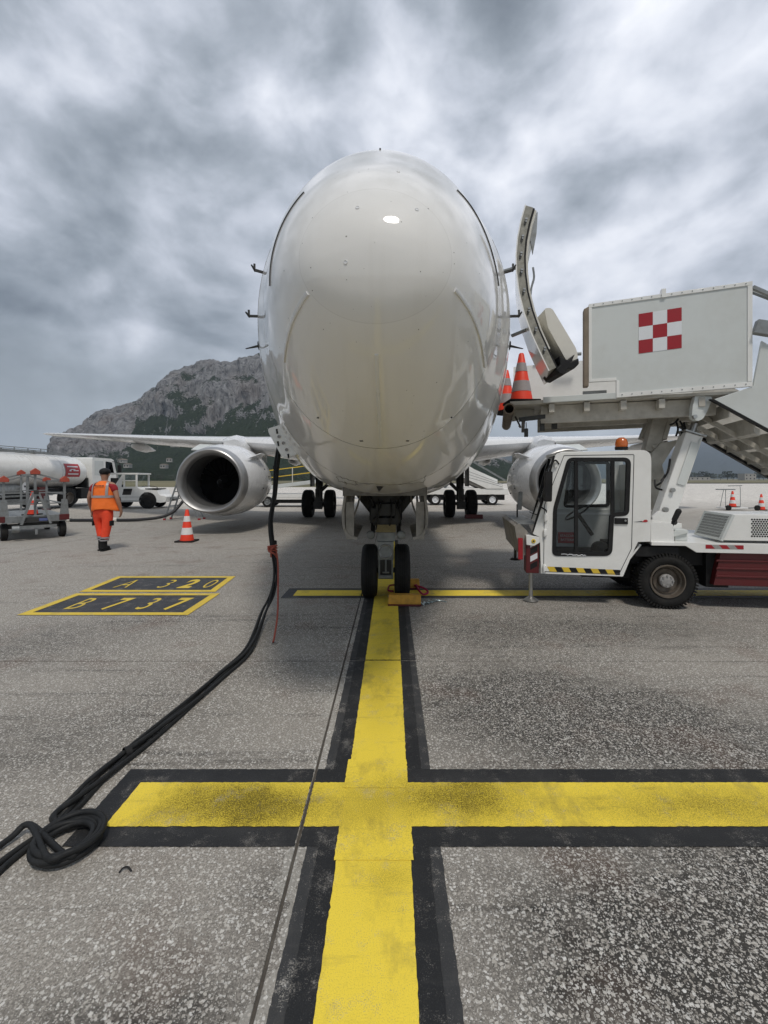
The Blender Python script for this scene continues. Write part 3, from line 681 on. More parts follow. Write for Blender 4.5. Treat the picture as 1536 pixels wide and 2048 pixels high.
ng.box((0, 6.0, .55), (.20, .10, .62)); ng.box((0, 6.02, 1.4), (.5, .1, .3))
for x in (-.16, .16): ng.box((x, 6.0, 1.08), (.09, .16, .2)); ng.cyl((x, 5.94, 1.2), (x * 1.5, 5.98, 1.36), .03)
gear = ng.build('nose_gear', darkmetal, plane, bevel=.004)
m = MB(); m.smooth = True
m.lathe([(-.015, .095), (.0, .10), (.012, .092), (.012, .088)], (0, 5.90, .61), (0, -1, 0), 24); m.cur = 1; m.lathe([(.012, .088), (-.03, .05), (-.045, 0)], (0, 5.90, .61), (0, -1, 0), 24)
m.build('taxi_light', [steel, alu], gear)
m = MB(); m.b2((-.105, 5.905, .50), (.105, 5.935, .74)); m.b2((-.10, 5.91, .29), (-.075, 5.94, .50)); m.b2((.075, 5.91, .29), (.10, 5.94, .50)); m.b2((-.10, 5.90, .255), (.10, 5.95, .30)); m.b2((-.012, 5.91, .33), (.012, 5.93, .5)); m.b2((-.045, 5.905, .325), (.045, 5.93, .345))
m.b2((-.12, 5.93, .74), (.12, 5.96, .86)); m.build('light_bracket', galv, gear, bevel=.004)
m = MB(); m.b2((-.13, 5.895, .865), (.13, 5.905, .965)); m.build('placard', placard, gear)
for x in (-.2, .2):
    m = MB(); m.smooth = True; m.lathe([(0, .05), (.012, .058), (.03, .05), (.035, .03), (.035, 0)], (x, 5.91, .83), (0, -1, 0), 16); m.lathe([(0, .05), (-.08, .05), (-.09, 0)], (x, 5.91, .83), (0, -1, 0), 16); m.build('steering_cap', galv, gear)
def aircraft_wheel(x, y, r, wd, parent, hubr):
    m = MB(); m.cur = 0; h = wd / 2
    prof = [(-h * .55, hubr), (-h * .9, hubr * 1.15), (-h, r * .78), (-h * .96, r * .88), (-h * .80, r * .955), (-h * .62, r * .985), (-h * .42, r * .998)]
    for gx in (-.36, -.12, .12, .36): prof += [((gx - .03) * h, r), ((gx - .025) * h, r - .008), ((gx + .025) * h, r - .008), ((gx + .03) * h, r)]
    prof += [(h * .42, r * .998), (h * .62, r * .985), (h * .80, r * .955), (h * .96, r * .88), (h, r * .78), (h * .9, hubr * 1.15), (h * .55, hubr)]
    m.lathe(prof, (x, y, r - .012), (1, 0, 0), 48); m.cur = 1
    for sg in (-1, 1): m.lathe([(sg * h * .55, hubr), (sg * h * .35, hubr * .8), (sg * h * .35, hubr * .45), (sg * h * .6, hubr * .35), (sg * h * .6, 0)], (x, y, r - .012), (1, 0, 0), 24)
    return m.build('wheel', [rubber, galv], parent)
for x in (-.215, .215): aircraft_wheel(x, 6.03, .352, .205, gear, .16)
# nose gear doors: curved plates hanging either side
for sg in (-1, 1):
    m = MB(); prof = [(.475, 1.38), (.50, 1.20), (.495, 1.02), (.46, .93), (.40, .875), (.33, .86)]; th_ = .014; vs = []
    k = len(prof)
    for y in (5.20, 6.55):
        f_ = 0.02 if y > 6 else 0
        for (x, z) in prof: vs.append((sg * (x + f_), y, z))
        for (x, z) in prof: vs.append((sg * (x + f_ - (.03 if z > .9 else .012)), y, z + (.03 if z < .9 else 0)))
    fs = []
    for a in range(k - 1):
        for (p0, p1) in ((0, 2 * k), (k, 3 * k)): fs.append((p0 + a, p0 + a + 1, p1 + a + 1, p1 + a))
        for b in (0, 2 * k): fs.append((b + a, b + a + 1, b + k + a + 1, b + k + a))
    fs += [(0, k, 3 * k, 2 * k), (k - 1, 2 * k - 1, 4 * k - 1, 3 * k - 1)]
    m.smooth = True; m.add(vs, fs); m.smooth = False
    d = m.build('gear_door', [doorgrey], plane)
    m = MB()
    m.b2((sg * .36, 5.215, .865), (sg * .455, 5.24, 1.30)); m.b2((sg * .455, 5.225, .95), (sg * .462, 6.4, .99)); m.tube([(sg * .38, 5.5, 1.4), (sg * .40, 5.45, 1.2), (sg * .445, 5.4, 1.1)], .014, 8); m.tube([(sg * .30, 5.5, 1.42), (sg * .33, 5.4, 1.25), (sg * .40, 5.35, 1.05)], .012, 8)
    m.b2((sg * .462, 5.17, .985), (sg * .482, 5.21, 1.04))
    m.build('hinge_frame', doorgrey, d, bevel=.004)
# ---- wings
def wing(sg):
    st = [(1.2, 12.9, 7.6, 2.36, .155), (1.9, 13.55, 6.6, 2.50, .150), (4.83, 15.2, 4.7, 2.79, .13), (8.0, 17.0, 3.7, 3.05, .115), (12.5, 19.5, 2.6, 3.42, .105), (16.7, 21.85, 1.6, 3.76, .10), (17.15, 22.25, 1.1, 3.79, .08)]
    af = [(0, 0), (.012, .16), (.05, .30), (.15, .46), (.35, .54), (.6, .40), (.85, .16), (1, .01), (.85, -.12), (.6, -.30), (.35, -.44), (.15, -.38), (.05, -.24), (.012, -.13)]
    m = MB(); m.smooth = True; k = len(af); vs = []
    for (x, yl, c, z, t) in st: vs += [(sg * x, yl + c * a, z + c * t * b - a * c * .035) for a, b in af]
    fs = [(j * k + i, j * k + (i + 1) % k, (j + 1) * k + (i + 1) % k, (j + 1) * k + i) for j in range(len(st) - 1) for i in range(k)] + [tuple((len(st) - 1) * k + i for i in range(k))]
    m.add(vs, fs); wg = m.build('wing', [cowlp], plane)
    for (x, y0, L_, z) in ((4.0, 18.9, 2.2, 2.35), (7.4, 19.4, 2.4, 2.60), (11.2, 20.4, 2.0, 3.0)):
        m = MB(); m.smooth = True; m.lathe([(0, 0), (.1, .09), (.5, .17), (1.2, .18), (L_, .02)], (sg * x, y0 - .9, z), (0, 1, -.05), 14); m.build('flap_fairing', cowlp, wg)
    m = MB(); m.prism([(15.35, 0), (15.9, 0), (15.9, .045), (15.35, .045)], 0, 0.01) if False else None
    # drooped leading-edge flap panel outboard of the engine and landing-light glove inboard
    m = MB(); m.bar((sg * 5.75, 15.55, 2.60), (sg * 7.0, 16.25, 2.70), .42, .05, (0, -.6, .8)); m.build('leading_edge_flap', panelw, wg, bevel=.01)
    return wg
for sg in (-1, 1): wing(sg)
# wing-body fairing
m = MB(); m.smooth = True
prof = [(12.0, .02), (12.6, .55), (13.6, .95), (15, 1.15), (18, 1.2), (20, 1.0), (21.5, .4), (22, .02)]; n = 24; vs = []
for (y, k) in prof:
    for i in range(n):
        a = 2 * math.pi * i / n; vs.append((2.15 * min(1, k) * math.copysign(abs(math.cos(a)) ** .8, math.cos(a)), y, 1.95 + math.sin(a) * .85 * k ** .5 - .12))
m.add(vs, [(j * n + i, j * n + (i + 1) % n, (j + 1) * n + (i + 1) % n, (j + 1) * n + i) for j in range(len(prof) - 1) for i in range(n)])
m.build('belly_fairing', fusep, plane)
# ---- engines
def engine(sg):
    cx_, cz_, y0 = sg * 4.95, 1.47, 12.4; q_ = .94
    sq = lambda a, b: (a, b if b > 0 else -abs(b) ** 1.0 * (1 - .10 * min(1, abs(b)))) 
    E = thing_part = bpy.data.objects.new('engine', None); COL.objects.link(E); attach(E, plane)
    m = MB(); m.smooth = True
    m.lathe([(.30, 1.055 * q_), (.55, 1.06), (1.0, 1.13), (1.7, 1.14), (2.4, 1.06), (3.0, .93), (3.35, .84), (3.35, .78), (2.6, .8)], (cx_, y0, cz_), (0, 1, 0), 64, squash=sq)
    c = m.build('cowl', cowlp, E)
    m = MB(); m.smooth = True
    m.lathe([(a_, b_ * q_) for a_, b_ in ((.26, .80), (.16, .825), (.08, .86), (.03, .90), (0, .945), (.02, .985), (.08, 1.015), (.20, 1.040), (.30, 1.056))], (cx_, y0, cz_), (0, 1, 0), 64, squash=sq); m.build('inlet_lip', alu, E)
    m = MB(); m.smooth = True
    m.lathe([(a_, b_ * q_) for a_, b_ in ((.26, .80), (.5, .775), (.9, .78), (1.25, .79))], (cx_, y0, cz_), (0, 1, 0), 64, squash=lambda a, b: sq(a, b)); m.build('inlet_barrel', barrel, E)
    m = MB()
    for i in range(24):
        a = 2 * math.pi * i / 24; d = Vector((math.cos(a), 0, math.sin(a))); t = Vector((-math.sin(a), 0, math.cos(a))); o_ = Vector((cx_, y0 + 1.12, cz_))
        m.add([o_ + d * .2 - t * .02, o_ + d * .2 + t * .03 + Vector((0, .12, 0)), o_ + d * .725 + t * .12 + Vector((0, .06, 0)), o_ + d * .725 - t * .07 - Vector((0, .02, 0))], [(0, 1, 2, 3)])
    m.smooth = True; m.lathe([(1.32, .75), (1.32, 0.02)], (cx_, y0, cz_), (0, 1, 0), 32); m.build('fan', fanm, E, fix=False)
    m = MB(); m.smooth = True; m.lathe([(.72, 0), (.78, .06), (.92, .15), (1.1, .21), (1.18, .21)], (cx_, y0, cz_), (0, 1, 0), 28); sp_ = m.build('spinner', fanm, E)
    m = MB(); pts = []
    for i in range(16):
        a = .6 + i * .36; r_ = .055 + .0042 * i; yy = np.interp(r_, [0, .06, .15, .21], [.72, .78, .92, 1.1]) - .006
        pts.append((cx_ + math.cos(a) * r_, y0 + yy, cz_ + math.sin(a) * r_))
    m.tube(pts[:10], .005, 5, 2); m.build('spinner_mark', galv, E)
    # strake on the inboard shoulder
    i_ = -sg; a = R(38); bx, bz = cx_ + i_ * math.cos(a) * 1.13, cz_ + math.sin(a) * 1.13; nx, nz = i_ * math.cos(a), math.sin(a)
    m = MB(); m.add([(bx, y0 + .55, bz), (bx + nx * .26, y0 + 1.05, bz + nz * .26), (bx + nx * .26, y0 + 1.5, bz + nz * .26), (bx, y0 + 1.6, bz), (bx + .02 * nz, y0 + .55, bz - .02 * nx), (bx + nx * .26 + .02 * nz, y0 + 1.05, bz + nz * .26 - .02 * nx), (bx + nx * .26 + .02 * nz, y0 + 1.5, bz + nz * .26 - .02 * nx), (bx + .02 * nz, y0 + 1.6, bz - .02 * nx)],
               [(0, 1, 2, 3), (7, 6, 5, 4), (0, 4, 5, 1), (1, 5, 6, 2), (2, 6, 7, 3)]); m.build('strake', cowlp, E)
    # pylon
    m = MB(); m.smooth = True; vs = []
    for (y, hw, zb, zt) in ((13.4, .02, 2.55, 2.62), (13.9, .20, 2.5, 2.86), (14.6, .27, 2.3, 2.98), (15.3, .27, 2.1, 3.0), (16.4, .22, 2.1, 2.9), (18.0, .05, 2.2, 2.7)):
        vs += [(cx_ - hw, y, zb), (cx_ - hw * .9, y, (zb + zt) / 2 + .1), (cx_, y, zt), (cx_ + hw * .9, y, (zb + zt) / 2 + .1), (cx_ + hw, y, zb)]
    m.add(vs, [(j * 5 + i, j * 5 + i + 1, j * 5 + i + 6, j * 5 + i + 5) for j in range(5) for i in range(4)]); m.build('pylon', cowlp, E)
    m = MB(); m.smooth = True; m.lathe([(2.6, .8), (3.6, .55), (4.4, .42), (4.4, .3), (4.9, .02)], (cx_, y0, cz_ + .02), (0, 1, 0), 32); m.build('exhaust', darkmetal, E)
    # latches and rivet dark marks on the cowl
    m = MB()
    for (d_, a) in ((.9, 150), (1.5, 160), (1.6, 20), (1.3, -10), (2.0, 8), (2.1, -20)):
        a = R(a); r_ = 1.14 if d_ < 1.8 else 1.11; x_, z_ = math.cos(a) * r_, math.sin(a) * r_
        m = MB(); m.box((cx_ - x_ * sg, y0 + d_, cz_ + z_), (.03, .06, .03)); m.build('latch', darkmetal, E)
for sg in (-1, 1): engine(sg)
# ---- main gear
for sg in (-1, 1):
    m = MB(); m.smooth = True; x = sg * 2.86
    m.cyl((x, 18.3, .55), (x, 18.3, 2.4), .13, .17, 14); m.cyl((x - .6, 18.3, .55), (x + .6, 18.3, .55), .07, None, 12); m.cyl((x, 18.2, 1.0), (x - sg * 1.3, 18.2, 2.2), .07, None, 10)
    m.cyl((x, 17.95, .8), (x, 17.95, 1.8), .04, None, 8); m.smooth = False; m.box((x, 18.05, .9), (.22, .2, .5)); m.box((x, 17.98, .5), (.34, .2, .3)); m.box((x + sg * .28, 18.3, 1.75), (.03, .9, 1.0))
    m.prism([(x - .12, 1.2), (x + .12, 1.2), (x + .2, 2.4), (x - .2, 2.4)], 18.35, 18.5)
    g_ = m.build('main_gear', darkmetal, plane)
    for dx in (-.44, .44): aircraft_wheel(x + dx, 18.3, .565, .40, g_, .26)
    m = MB(); m.smooth = True; m.lathe([(0, .02), (.15, .24), (.6, .36), (1.6, .38), (2.4, .1)], (sg * 1.9, 15.2, 1.78), (0, 1, 0), 16, 1.6); m.build('gear_fairing', fusep, plane)
# tail surfaces
for (pl, ax) in (([(29.0, 5.0), (33.5, 10.9), (35.4, 10.9), (34.0, 4.8)], 'v'),):
    m = MB(); m.prism([(a, z) for a, z in pl], -.12, .12, lambda a, y, z: Vector((y, a, z))); m.build('tail_fin', fusep, plane, bevel=.05)
for sg in (-1, 1):
    m = MB(); m.prism([(.3, 31.0), (7.0, 34.8), (7.0, 36.0), (.3, 34.2)], 4.5, 4.65, lambda a, y, z: Vector((sg * a, z, y + a * .12))); m.build('stabiliser', fusep, plane, bevel=.04)
# ---- forward door, swung open forward: curved slab seen edge-on
dr = bpy.data.objects.new('open_door', None); COL.objects.link(dr); attach(dr, plane)
prof = [(1050, 409), (1041, 440), (1034, 475), (1031, 510), (1032, 545), (1037, 585), (1047, 625), (1061, 665), (1079, 705), (1097, 742)]
Yn, Yf = 5.28, 6.05
inn, out_ = [], []
pn = [P(u, v, Yn) for u, v in prof]
k = len(pn)
def door_off(i, d, y):   # offset from the skin side towards outboard, in the section plane
    a = pn[min(i + 1, k - 1)] - pn[max(i - 1, 0)]; nrm_ = Vector((-a.z, 0, a.x)).normalized()
    if nrm_.x < 0: nrm_ = -nrm_
    q = pn[i] + nrm_ * d; return Vector((q.x + (y - Yn) * .27, y, q.z))
def slab_mb(d0, d1, y0, y1, i0=0, i1=None):
    m = MB(); i1 = k if i1 is None else i1; vs = []; n_ = i1 - i0
    for y in (y0, y1):
        for d in (d0, d1): vs += [door_off(i, d, y) for i in range(i0, i1)]
    fs = []
    for a in range(n_ - 1):
        fs += [(a, a + 1, 2 * n_ + a + 1, 2 * n_ + a), (n_ + a, n_ + a + 1, 3 * n_ + a + 1, 3 * n_ + a), (a, a + 1, n_ + a + 1, n_ + a), (2 * n_ + a, 2 * n_ + a + 1, 3 * n_ + a + 1, 3 * n_ + a)]
    fs += [(0, n_, 3 * n_, 2 * n_), (n_ - 1, 2 * n_ - 1, 4 * n_ - 1, 3 * n_ - 1)]
    m.smooth = True; m.add(vs, fs); return m
slab_mb(0, .014, Yn, Yf).build('outer_skin', fusep, dr)
slab_mb(.0145, .100, Yn + .012, Yf - .02).build('door_frame', doorin, dr)
slab_mb(.1005, .122, Yn + .02, Yf - .02).build('door_seal', black, dr)
slab_mb(.1225, .145, Yn + .05, Yf - .06, 0, k - 1).build('door_lining', doorlin, dr)
for i in (1, 2, 3, 4, 5, 6, 7, 8):
    p = (door_off(i, .065, Yn + .004)); m = MB(); m.cyl(p, p + Vector((0, -.012, 0)), .012, .01, 10); m.box(p + Vector((.004, -.002, .03)), (.028, .016, .02)); m.cur = 1; m.box(p + Vector((-.012, .002, -.018)), (.016, .012, .04)); m.build('door_roller', [steel, darkmetal], dr)
top = door_off(0, .12, Yn); m = MB(); m.prism([(top.x - .04, top.z - .01), (top.x + .02, top.z - .01), (top.x + .10, top.z + .07), (top.x + .085, top.z - .20), (top.x + .04, top.z - .45)], Yn + .2, Yn + .22); m.build('top_flap', galv, dr)
sb = [P(1083, 622, 5.5), P(1098, 622, 5.5), P(1146, 702, 5.5), P(1150, 722, 5.5), P(1128, 728, 5.5), P(1090, 660, 5.5)]
m = MB(); m.prism(rpoly([(p.x, p.z) for p in sb], .04), 5.4, 5.95); m.build('slide_bustle', doorlin, dr, bevel=.02)
bl = [P(u, v, 5.28) for u, v in ((1118, 712), (1135, 720), (1150, 708), (1144, 722), (1157, 716), (1158, 728), (1148, 738), (1136, 737), (1128, 750), (1117, 746), (1112, 738), (1120, 730))]
m = MB(); m.prism([(p.x, p.z) for p in bl], 5.27, 5.75); m.build('torn_flap', black, dr, bevel=.012)
m = MB(); q0, q1 = P(1023, 672, 5.7), P(1052, 660, 5.6); m.bar(q0, q1, .05, .03); m.build('hinge_arm', galv, dr, bevel=.005); m = MB(); q0, q1 = P(1000, 545, 5.9), P(1030, 536, 5.7); m.bar(q0, q1, .05, .03); m.build('hinge_arm', galv, dr, bevel=.005)
m = MB(); m.tube([P(1066, 535, 5.5), P(1068, 555, 5.5), P(1063, 575, 5.5), P(1060, 600, 5.5)], .013, 8); m.build('grab_handle', galv, dr)
# doorway in the fuselage side (dark opening)
m = MB(); m.smooth = True; vs = []; kk = 10
for i in range(2):
    for j in range(kk + 1):
        s = (4.35, 5.2)[i]; th = R(50) + (R(110) - R(50)) * j / kk; vs.append(sp(s, th) + sn_(s, th) * .006)
m.add(vs, [(j, j + 1, kk + 2 + j, kk + 1 + j) for j in range(kk)]); m.build('doorway', black, plane, fix=False)
# ---- ground power panel door hanging open at the lower left of the nose
pd = bpy.data.objects.new('power_panel_door', None); COL.objects.link(pd); attach(pd, plane)
Yp = 5.28
c4 = [P(533, 858, Yp), P(562, 849, Yp), P(594, 905, Yp), P(566, 918, Yp)]
o0 = c4[0]; xa = (c4[1] - c4[0]); ya = (c4[3] - c4[0])
poly = rpoly([(0, 0), (1, 0), (1, 1), (0, 1)], [.2, .12, .15, .2])
m = MB(); m.prism(poly, 0, .02, lambda a, y, z: o0 + xa * a + ya * z + Vector((0, y, 0))); m.build('panel_plate', white, pd, bevel=.004)
for (a, b, r_) in ((.50, .33, .019), (.55, .55, .019), (.52, .77, .019)):
    p = o0 + xa * a + ya * b; m = MB(); m.lathe([(0, r_), (.012, r_), (.012, r_ * .6), (.006, r_ * .5), (.006, 0)], p, (0, -1, 0), 18); m.build('socket_ring', hubg, pd)
for (a, b) in ((.55, .14), (.22, .5), (.42, .95)):
    p = o0 + xa * a + ya * b; m = MB(); m.ball(p + Vector((0, -.003, .010)), .012, 10, 6, (1, .5, 1)); m.bar(p + Vector((0, -.005, .01)), p + Vector((.008, -.005, -.035)), .017, .008, (0, 1, 0)); m.build('latch', black, pd)
m = MB(); q = P(590, 885, Yp + .02); m.bar(P(566, 852, Yp + .03), P(597, 905, Yp + .03), .05, .02, (0, 1, 0)); m.build('hinge', cowlp, pd)

# ================================================================== CABLES
cb_ = thing('power_cable_bundle', 'thick black ground power cables hanging from the nose and coiled in the foreground', 'cable', (-1.2, 4.1, 0))
base = [P(560, 890, 5.32), P(553, 930, 5.3), P(549, 990, 5.28), P(541, 1045, 5.26), P(545, 1095, 5.22), P(551, 1140, 5.16), P(545, 1185, 5.06)]
gpts = [(528, 1245), (498, 1303), (440, 1356), (380, 1412), (300, 1478), (242, 1525), (190, 1572), (150, 1612), (112, 1648)]
def cpath(i, r):
    rng = random.Random(10 + i); out = []
    ph = i * math.pi / 2
    for j, p in enumerate(base):
        a = ph + j * .5; d = .019 + .004 * math.sin(j + i)
        out.append(p + Vector((math.cos(a) * d, math.sin(a) * d, 0)))
    for j, (u, v) in enumerate(gpts):
        g = G(u, v); a = ph + (j + 7) * .55; t = Vector((.62, .78, 0)) if j < 6 else Vector((.5, .85, 0)); s_ = Vector((t.y, -t.x, 0))
        d = .044 * math.cos(a) + rng.uniform(-.005, .005)
        out.append(g + s_ * d + Vector((0, 0, r * 1.05 + max(0, math.sin(a)) * r * 1.7 + max(0, .10 - j * .09))))
    return out
cr = .0125
for i in range(4):
    pts = cpath(i, cr)
    cc = G(132, 1697)
    tail = []
    if i in (0, 1):      # two of the cables make the coil before leaving the picture
        turns = 3.6 if i == 0 else 2.7
        n_ = int(turns * 12)
        for j in range(n_):
            a = R(125) - j * 2 * math.pi / 12; rr = .108 + .013 * math.sin(j * .45 + i * 2.1) + .018 * i * (j / n_)
            tail.append(cc + Vector((math.cos(a) * rr * 1.02, math.sin(a) * rr * .98, cr + .004 + .009 * (j / 12) + i * .022 + .004 * math.sin(j * 1.3))))
        e = tail[-1]
        tail += [G(60, 1672) + Vector((0, 0, .05)), G(20, 1688) + Vector((0, 0, .025)), G(-40, 1728) + Vector((0, 0, .017)), G(-160, 1800) + Vector((0, 0, .017))]
    else:
        o_ = .02 * (i - 2)
        tail = [G(60, 1688 + 10 * (i - 2)) + Vector((0, 0, cr)), G(20, 1716 + 14 * (i - 2)) + Vector((0, 0, cr)), G(-40, 1762 + 20 * (i - 2)) + Vector((0, 0, cr)), G(-160, 1850) + Vector((0, 0, cr))]
    m = MB(); m.tube(pts + tail, cr, 10, 6); m.build('cable', cable, cb_)
for (u, v) in ((255, 1514),):
    g = G(u, v); m = MB(); t = Vector((.62, .78, 0)); m.lathe([(-.016, .031), (-.016, .033), (.016, .033), (.016, .031)], g + Vector((0, 0, .026)), t, 16); m.build('tape_band', black, cb_)
for (u, v, Yy) in ((552, 935, 5.3), (547, 1085, 5.24)):
    p = P(u, v, Yy); m = MB(); m.lathe([(-.02, .035), (-.02, .039), (.02, .039), (.02, .035)], p, (0, 0, 1), 14); m.build('tape_band', black, cb_)
rp = thing('rope', 'thin rusty red rope knotted on the hanging cables and trailing to the concrete', 'rope', tuple(G(548, 1286)))
k0 = P(546, 1097, 5.18)
m = MB(); m.tube([k0 + Vector((.0, -.05, .02)), k0 + Vector((.04, -.03, -.01)), P(556, 1130, 5.05), P(556, 1180, 4.85), P(555, 1230, 4.55), P(549, 1272, 4.35), G(546, 1287) + Vector((0, 0, .012))], .009, 7); m.build('cord', ropered, rp)
m = MB()
for j in range(3): m.lathe([(-.009, .045), (-.005, .053), (.005, .053), (.009, .045)], k0 + Vector((0, 0, .03 - j * .024)), (.15 * (j - 1), .1, 1), 14)
m.tube([k0 + Vector((-.05, -.02, .03)), k0 + Vector((-.03, -.06, -.02)), k0 + Vector((.03, -.06, -.05)), k0 + Vector((.05, -.02, -.10))], .011, 6); m.tube([k0 + Vector((.045, -.02, .035)), k0 + Vector((.0, -.065, .0)), k0 + Vector((-.01, -.05, -.09))], .010, 6)
m.build('knot', ropered, rp)
m = MB(); g = G(548, 1287); m.lathe([(-.004, .018), (.004, .018), (.004, .026), (-.004, .026)], g + Vector((0, 0, .006)), (0, 0, 1), 14, closed=True); m.build('hook_ring', steel, rp)
# small black strap on the ground
m = MB(); m.tube([G(238, 1748) + Vector((0, 0, .005)), G(246, 1742) + Vector((0, 0, .012)), G(256, 1741) + Vector((0, 0, .014)), G(263, 1745) + Vector((0, 0, .005))], .0035, 6)
tag(m.build('cable_tie', black), 'short black cable tie lying on the concrete', 'cable tie')

# ================================================================== CHOCKS
def chock(loc, rz, label, L_=.40):
    t = thing('wheel_chock', label, 'wheel chock', (0, 0, 0), 'yellow wooden chocks at the nose wheel')
    m = MB(); m.prism([(-.10, .012), (.10, .012), (.10, .05), (.045, .13), (-.045, .13), (-.10, .05)], -L_ / 2, L_ / 2, lambda a, y, z: Vector((y, a, z))); m.build('block', wood, t, bevel=.006)
    for y in (-.09, .09):
        m = MB(); m.b2((-L_ / 2 - .004, y - .012, .006), (L_ / 2 + .004, y + .012, .03)); m.build('runner', darkred, t)
    t.location = loc; t.rotation_euler = (0, 0, rz); return t
chock((.24, 5.61, .0), R(-2), 'yellow wooden chock in front of the right nose wheel')
chock((.30, 6.44, .0), R(3), 'yellow wooden chock behind the right nose wheel', .34)
m = MB(); m.tube([(.40, 6.35, .06), (.52, 6.25, .05), (.57, 6.1, .03), (.50, 6.02, .02), (.45, 6.1, .05), (.42, 6.3, .08)], .014, 8); m.tube([(.14, 6.3, .08), (.05, 6.3, .07), (.03, 6.2, .03), (.10, 6.15, .03)], .012, 8)
tag(m.build('rope', maroon), 'magenta rope looped through the nose wheel chocks', 'rope')
m = MB(); rg = random.Random(3)
for j in range(26):
    t = j / 25; p = G(792 + 82 * t, 1200 + 10 * math.sin(t * 3) + 2 * rg.random())
    d = Vector((rg.uniform(-1, 1), rg.uniform(-1, 1), rg.uniform(0, .5))).normalized() * .034
    m.bar(p - d + Vector((0, 0, .022)), p + d + Vector((0, 0, .022)), .022, .006, (rg.random(), rg.random(), 1))
m.tube([G(776, 1196) + Vector((0, 0, .03)), G(785, 1204) + Vector((0, 0, .01)), G(800, 1208) + Vector((0, 0, .01)), G(840, 1210) + Vector((0, 0, .01)), G(876, 1203) + Vector((0, 0, .01)), G(893, 1205) + Vector((0, 0, .008))], .007, 6)
tag(m.build('chock_rope', silver), 'frayed silvery rope lying in front of the yellow chock', 'rope')
m = MB(); m.prism([(-.12, 0), (.12, 0), (.06, .16), (-.06, .16)], -.35, .35, lambda a, y, z: Vector((3.3 + y, 17.66 + a, z))); tag(m.build('wheel_chock', darkred, None, .01), 'red chock at the main wheels on the right', 'wheel chock')

# ================================================================== CONES
def cone_proto(loc, label, band, h=.80):
    t = thing('traffic_cone', label, 'traffic cone', (0, 0, 0), 'red and white traffic cones')
    r0, r1 = .165, .035
    def rad(z): return r0 + (r1 - r0) * (z - .03) / (h - .03)
    zz = [.03, .03 + .2 * h * .95, .03 + .42 * h * .95, .03 + .62 * h * .95, .03 + .80 * h * .95, h]
    m = MB(); m.smooth = True; m.lathe([(.03, rad(.03)), (h - .02, rad(h - .02)), (h, rad(h) * .8), (h, .02)], (0, 0, 0), (0, 0, 1), 28); m.build('cone_body', conered, t)
    for a, b in ((zz[1], zz[2]), (zz[3], zz[4])):
        m = MB(); m.smooth = True; m.lathe([(a, rad(a) - .002), (a, rad(a) + .0035), (b, rad(b) + .0035), (b, rad(b) - .002)], (0, 0, 0), (0, 0, 1), 28); m.build('reflective_band', band, t)
    m = MB(); m.prism(rpoly([(-.225, -.225), (.225, -.225), (.225, .225), (-.225, .225)], .04), 0, .035, lambda a, y, z: Vector((a, z, y))); m.build('base', rubber, t, bevel=.006)
    t.location = loc; return t
def on_platform(a, b, z): return O_ + D_ * a + N_ * b + Vector((0, 0, z))
O_, D_, N_ = Vector((1.755, 6.30, 0)), Vector((.9613, -.2756, 0)), Vector((.2756, .9613, 0))
c1 = cone_proto(tuple(G(374, 1083)), 'red and white cone on the apron beside the left engine', conewhite)
dup(c1, (17.05, 22.4, .15), .3, 'red and white cone standing on a white trolley on the far apron')
dup(c1, (18.4, 22.3, 0), .8, 'red and white cone on the far apron right of the trolley')
c2 = cone_proto((1.98, 6.60, 2.665), 'red and grey banded cone standing on the stair platform', conegrey, .74)
dup(c2, (2.02, 7.62, 2.665), .5, 'red and grey cone half hidden by the fuselage on the platform edge')

# ================================================================== STAIR TRUCK
TY = 5.60
C0 = Vector((1.94, TY, 0)); YAW = R(8); ys_, yc_ = math.sin(YAW), math.cos(YAW)
def F(u, v, dy=0.0):      # point of the truck's own side plane (dy further in) seen at (u, v), in truck coordinates
    bx, by = C0.x + ys_ * dy, C0.y + yc_ * dy; k = (u - UX) / FPX
    t = (CX + k * by - bx) / (yc_ + k * ys_); Y = by - ys_ * t
    return (C0.x + t, CZ - (v - VY) / FPX * Y)
def LT(p): return C0 + Matrix.Rotation(YAW, 3, 'Z') @ (Vector(p) - C0)
def PT(u, v, Y): return LT(P(u, v, Y))
trk = thing('stair_truck', 'white boarding stair truck with glazed cab and raised platform at the open door', 'stair truck', tuple(C0))
cabo = [F(*q) for q in ((1082, 1147), (1246, 1153), (1268, 1100), (1276, 1084), (1301, 1083), (1303, 899), (1112, 906), (1086, 1007), (1066, 1068), (1080, 1074))]
cabp = rpoly(cabo, [0, .01, 0, 0, 0, .13, .05, 0, .01, 0], 6)
wino = [F(*q) for q in ((1135, 915), (1262, 915), (1258, 1031), (1228, 1033), (1224, 1112), (1104, 1112), (1106, 1017))]
winp = rpoly(wino, [.07, .09, .07, .02, .09, .07, .05], 5)
body = MB(); body.prism(cabp, TY, TY + .035, None, [winp]); cab = body.build('cab', white, trk, bevel=.004)
def shrink(poly, d):
    c = Vector((sum(p[0] for p in poly) / len(poly), sum(p[1] for p in poly) / len(poly))); out = []
    k = len(poly)
    for i in range(k):
        a, p, b = Vector(poly[i - 1]), Vector(poly[i]), Vector(poly[(i + 1) % k]); t = (b - a).normalized(); n = Vector((-t.y, t.x))
        if n.dot(c - p) < 0: n = -n
        out.append(tuple(p + n * d))
    return out
wini = shrink(winp, .048)
m = MB(); m.prism(winp, TY - .008, TY + .03, None, [wini])
for (u0, u1, v0, v1) in ((1149, 1156, 917, 1110), (1222, 1229, 917, 1034)):
    a, b = F(u0, v1), F(u1, v0); m.b2((a[0], TY - .005, a[1]), (b[0], TY + .028, b[1]))
fr_ = m.build('door_window', black, cab)
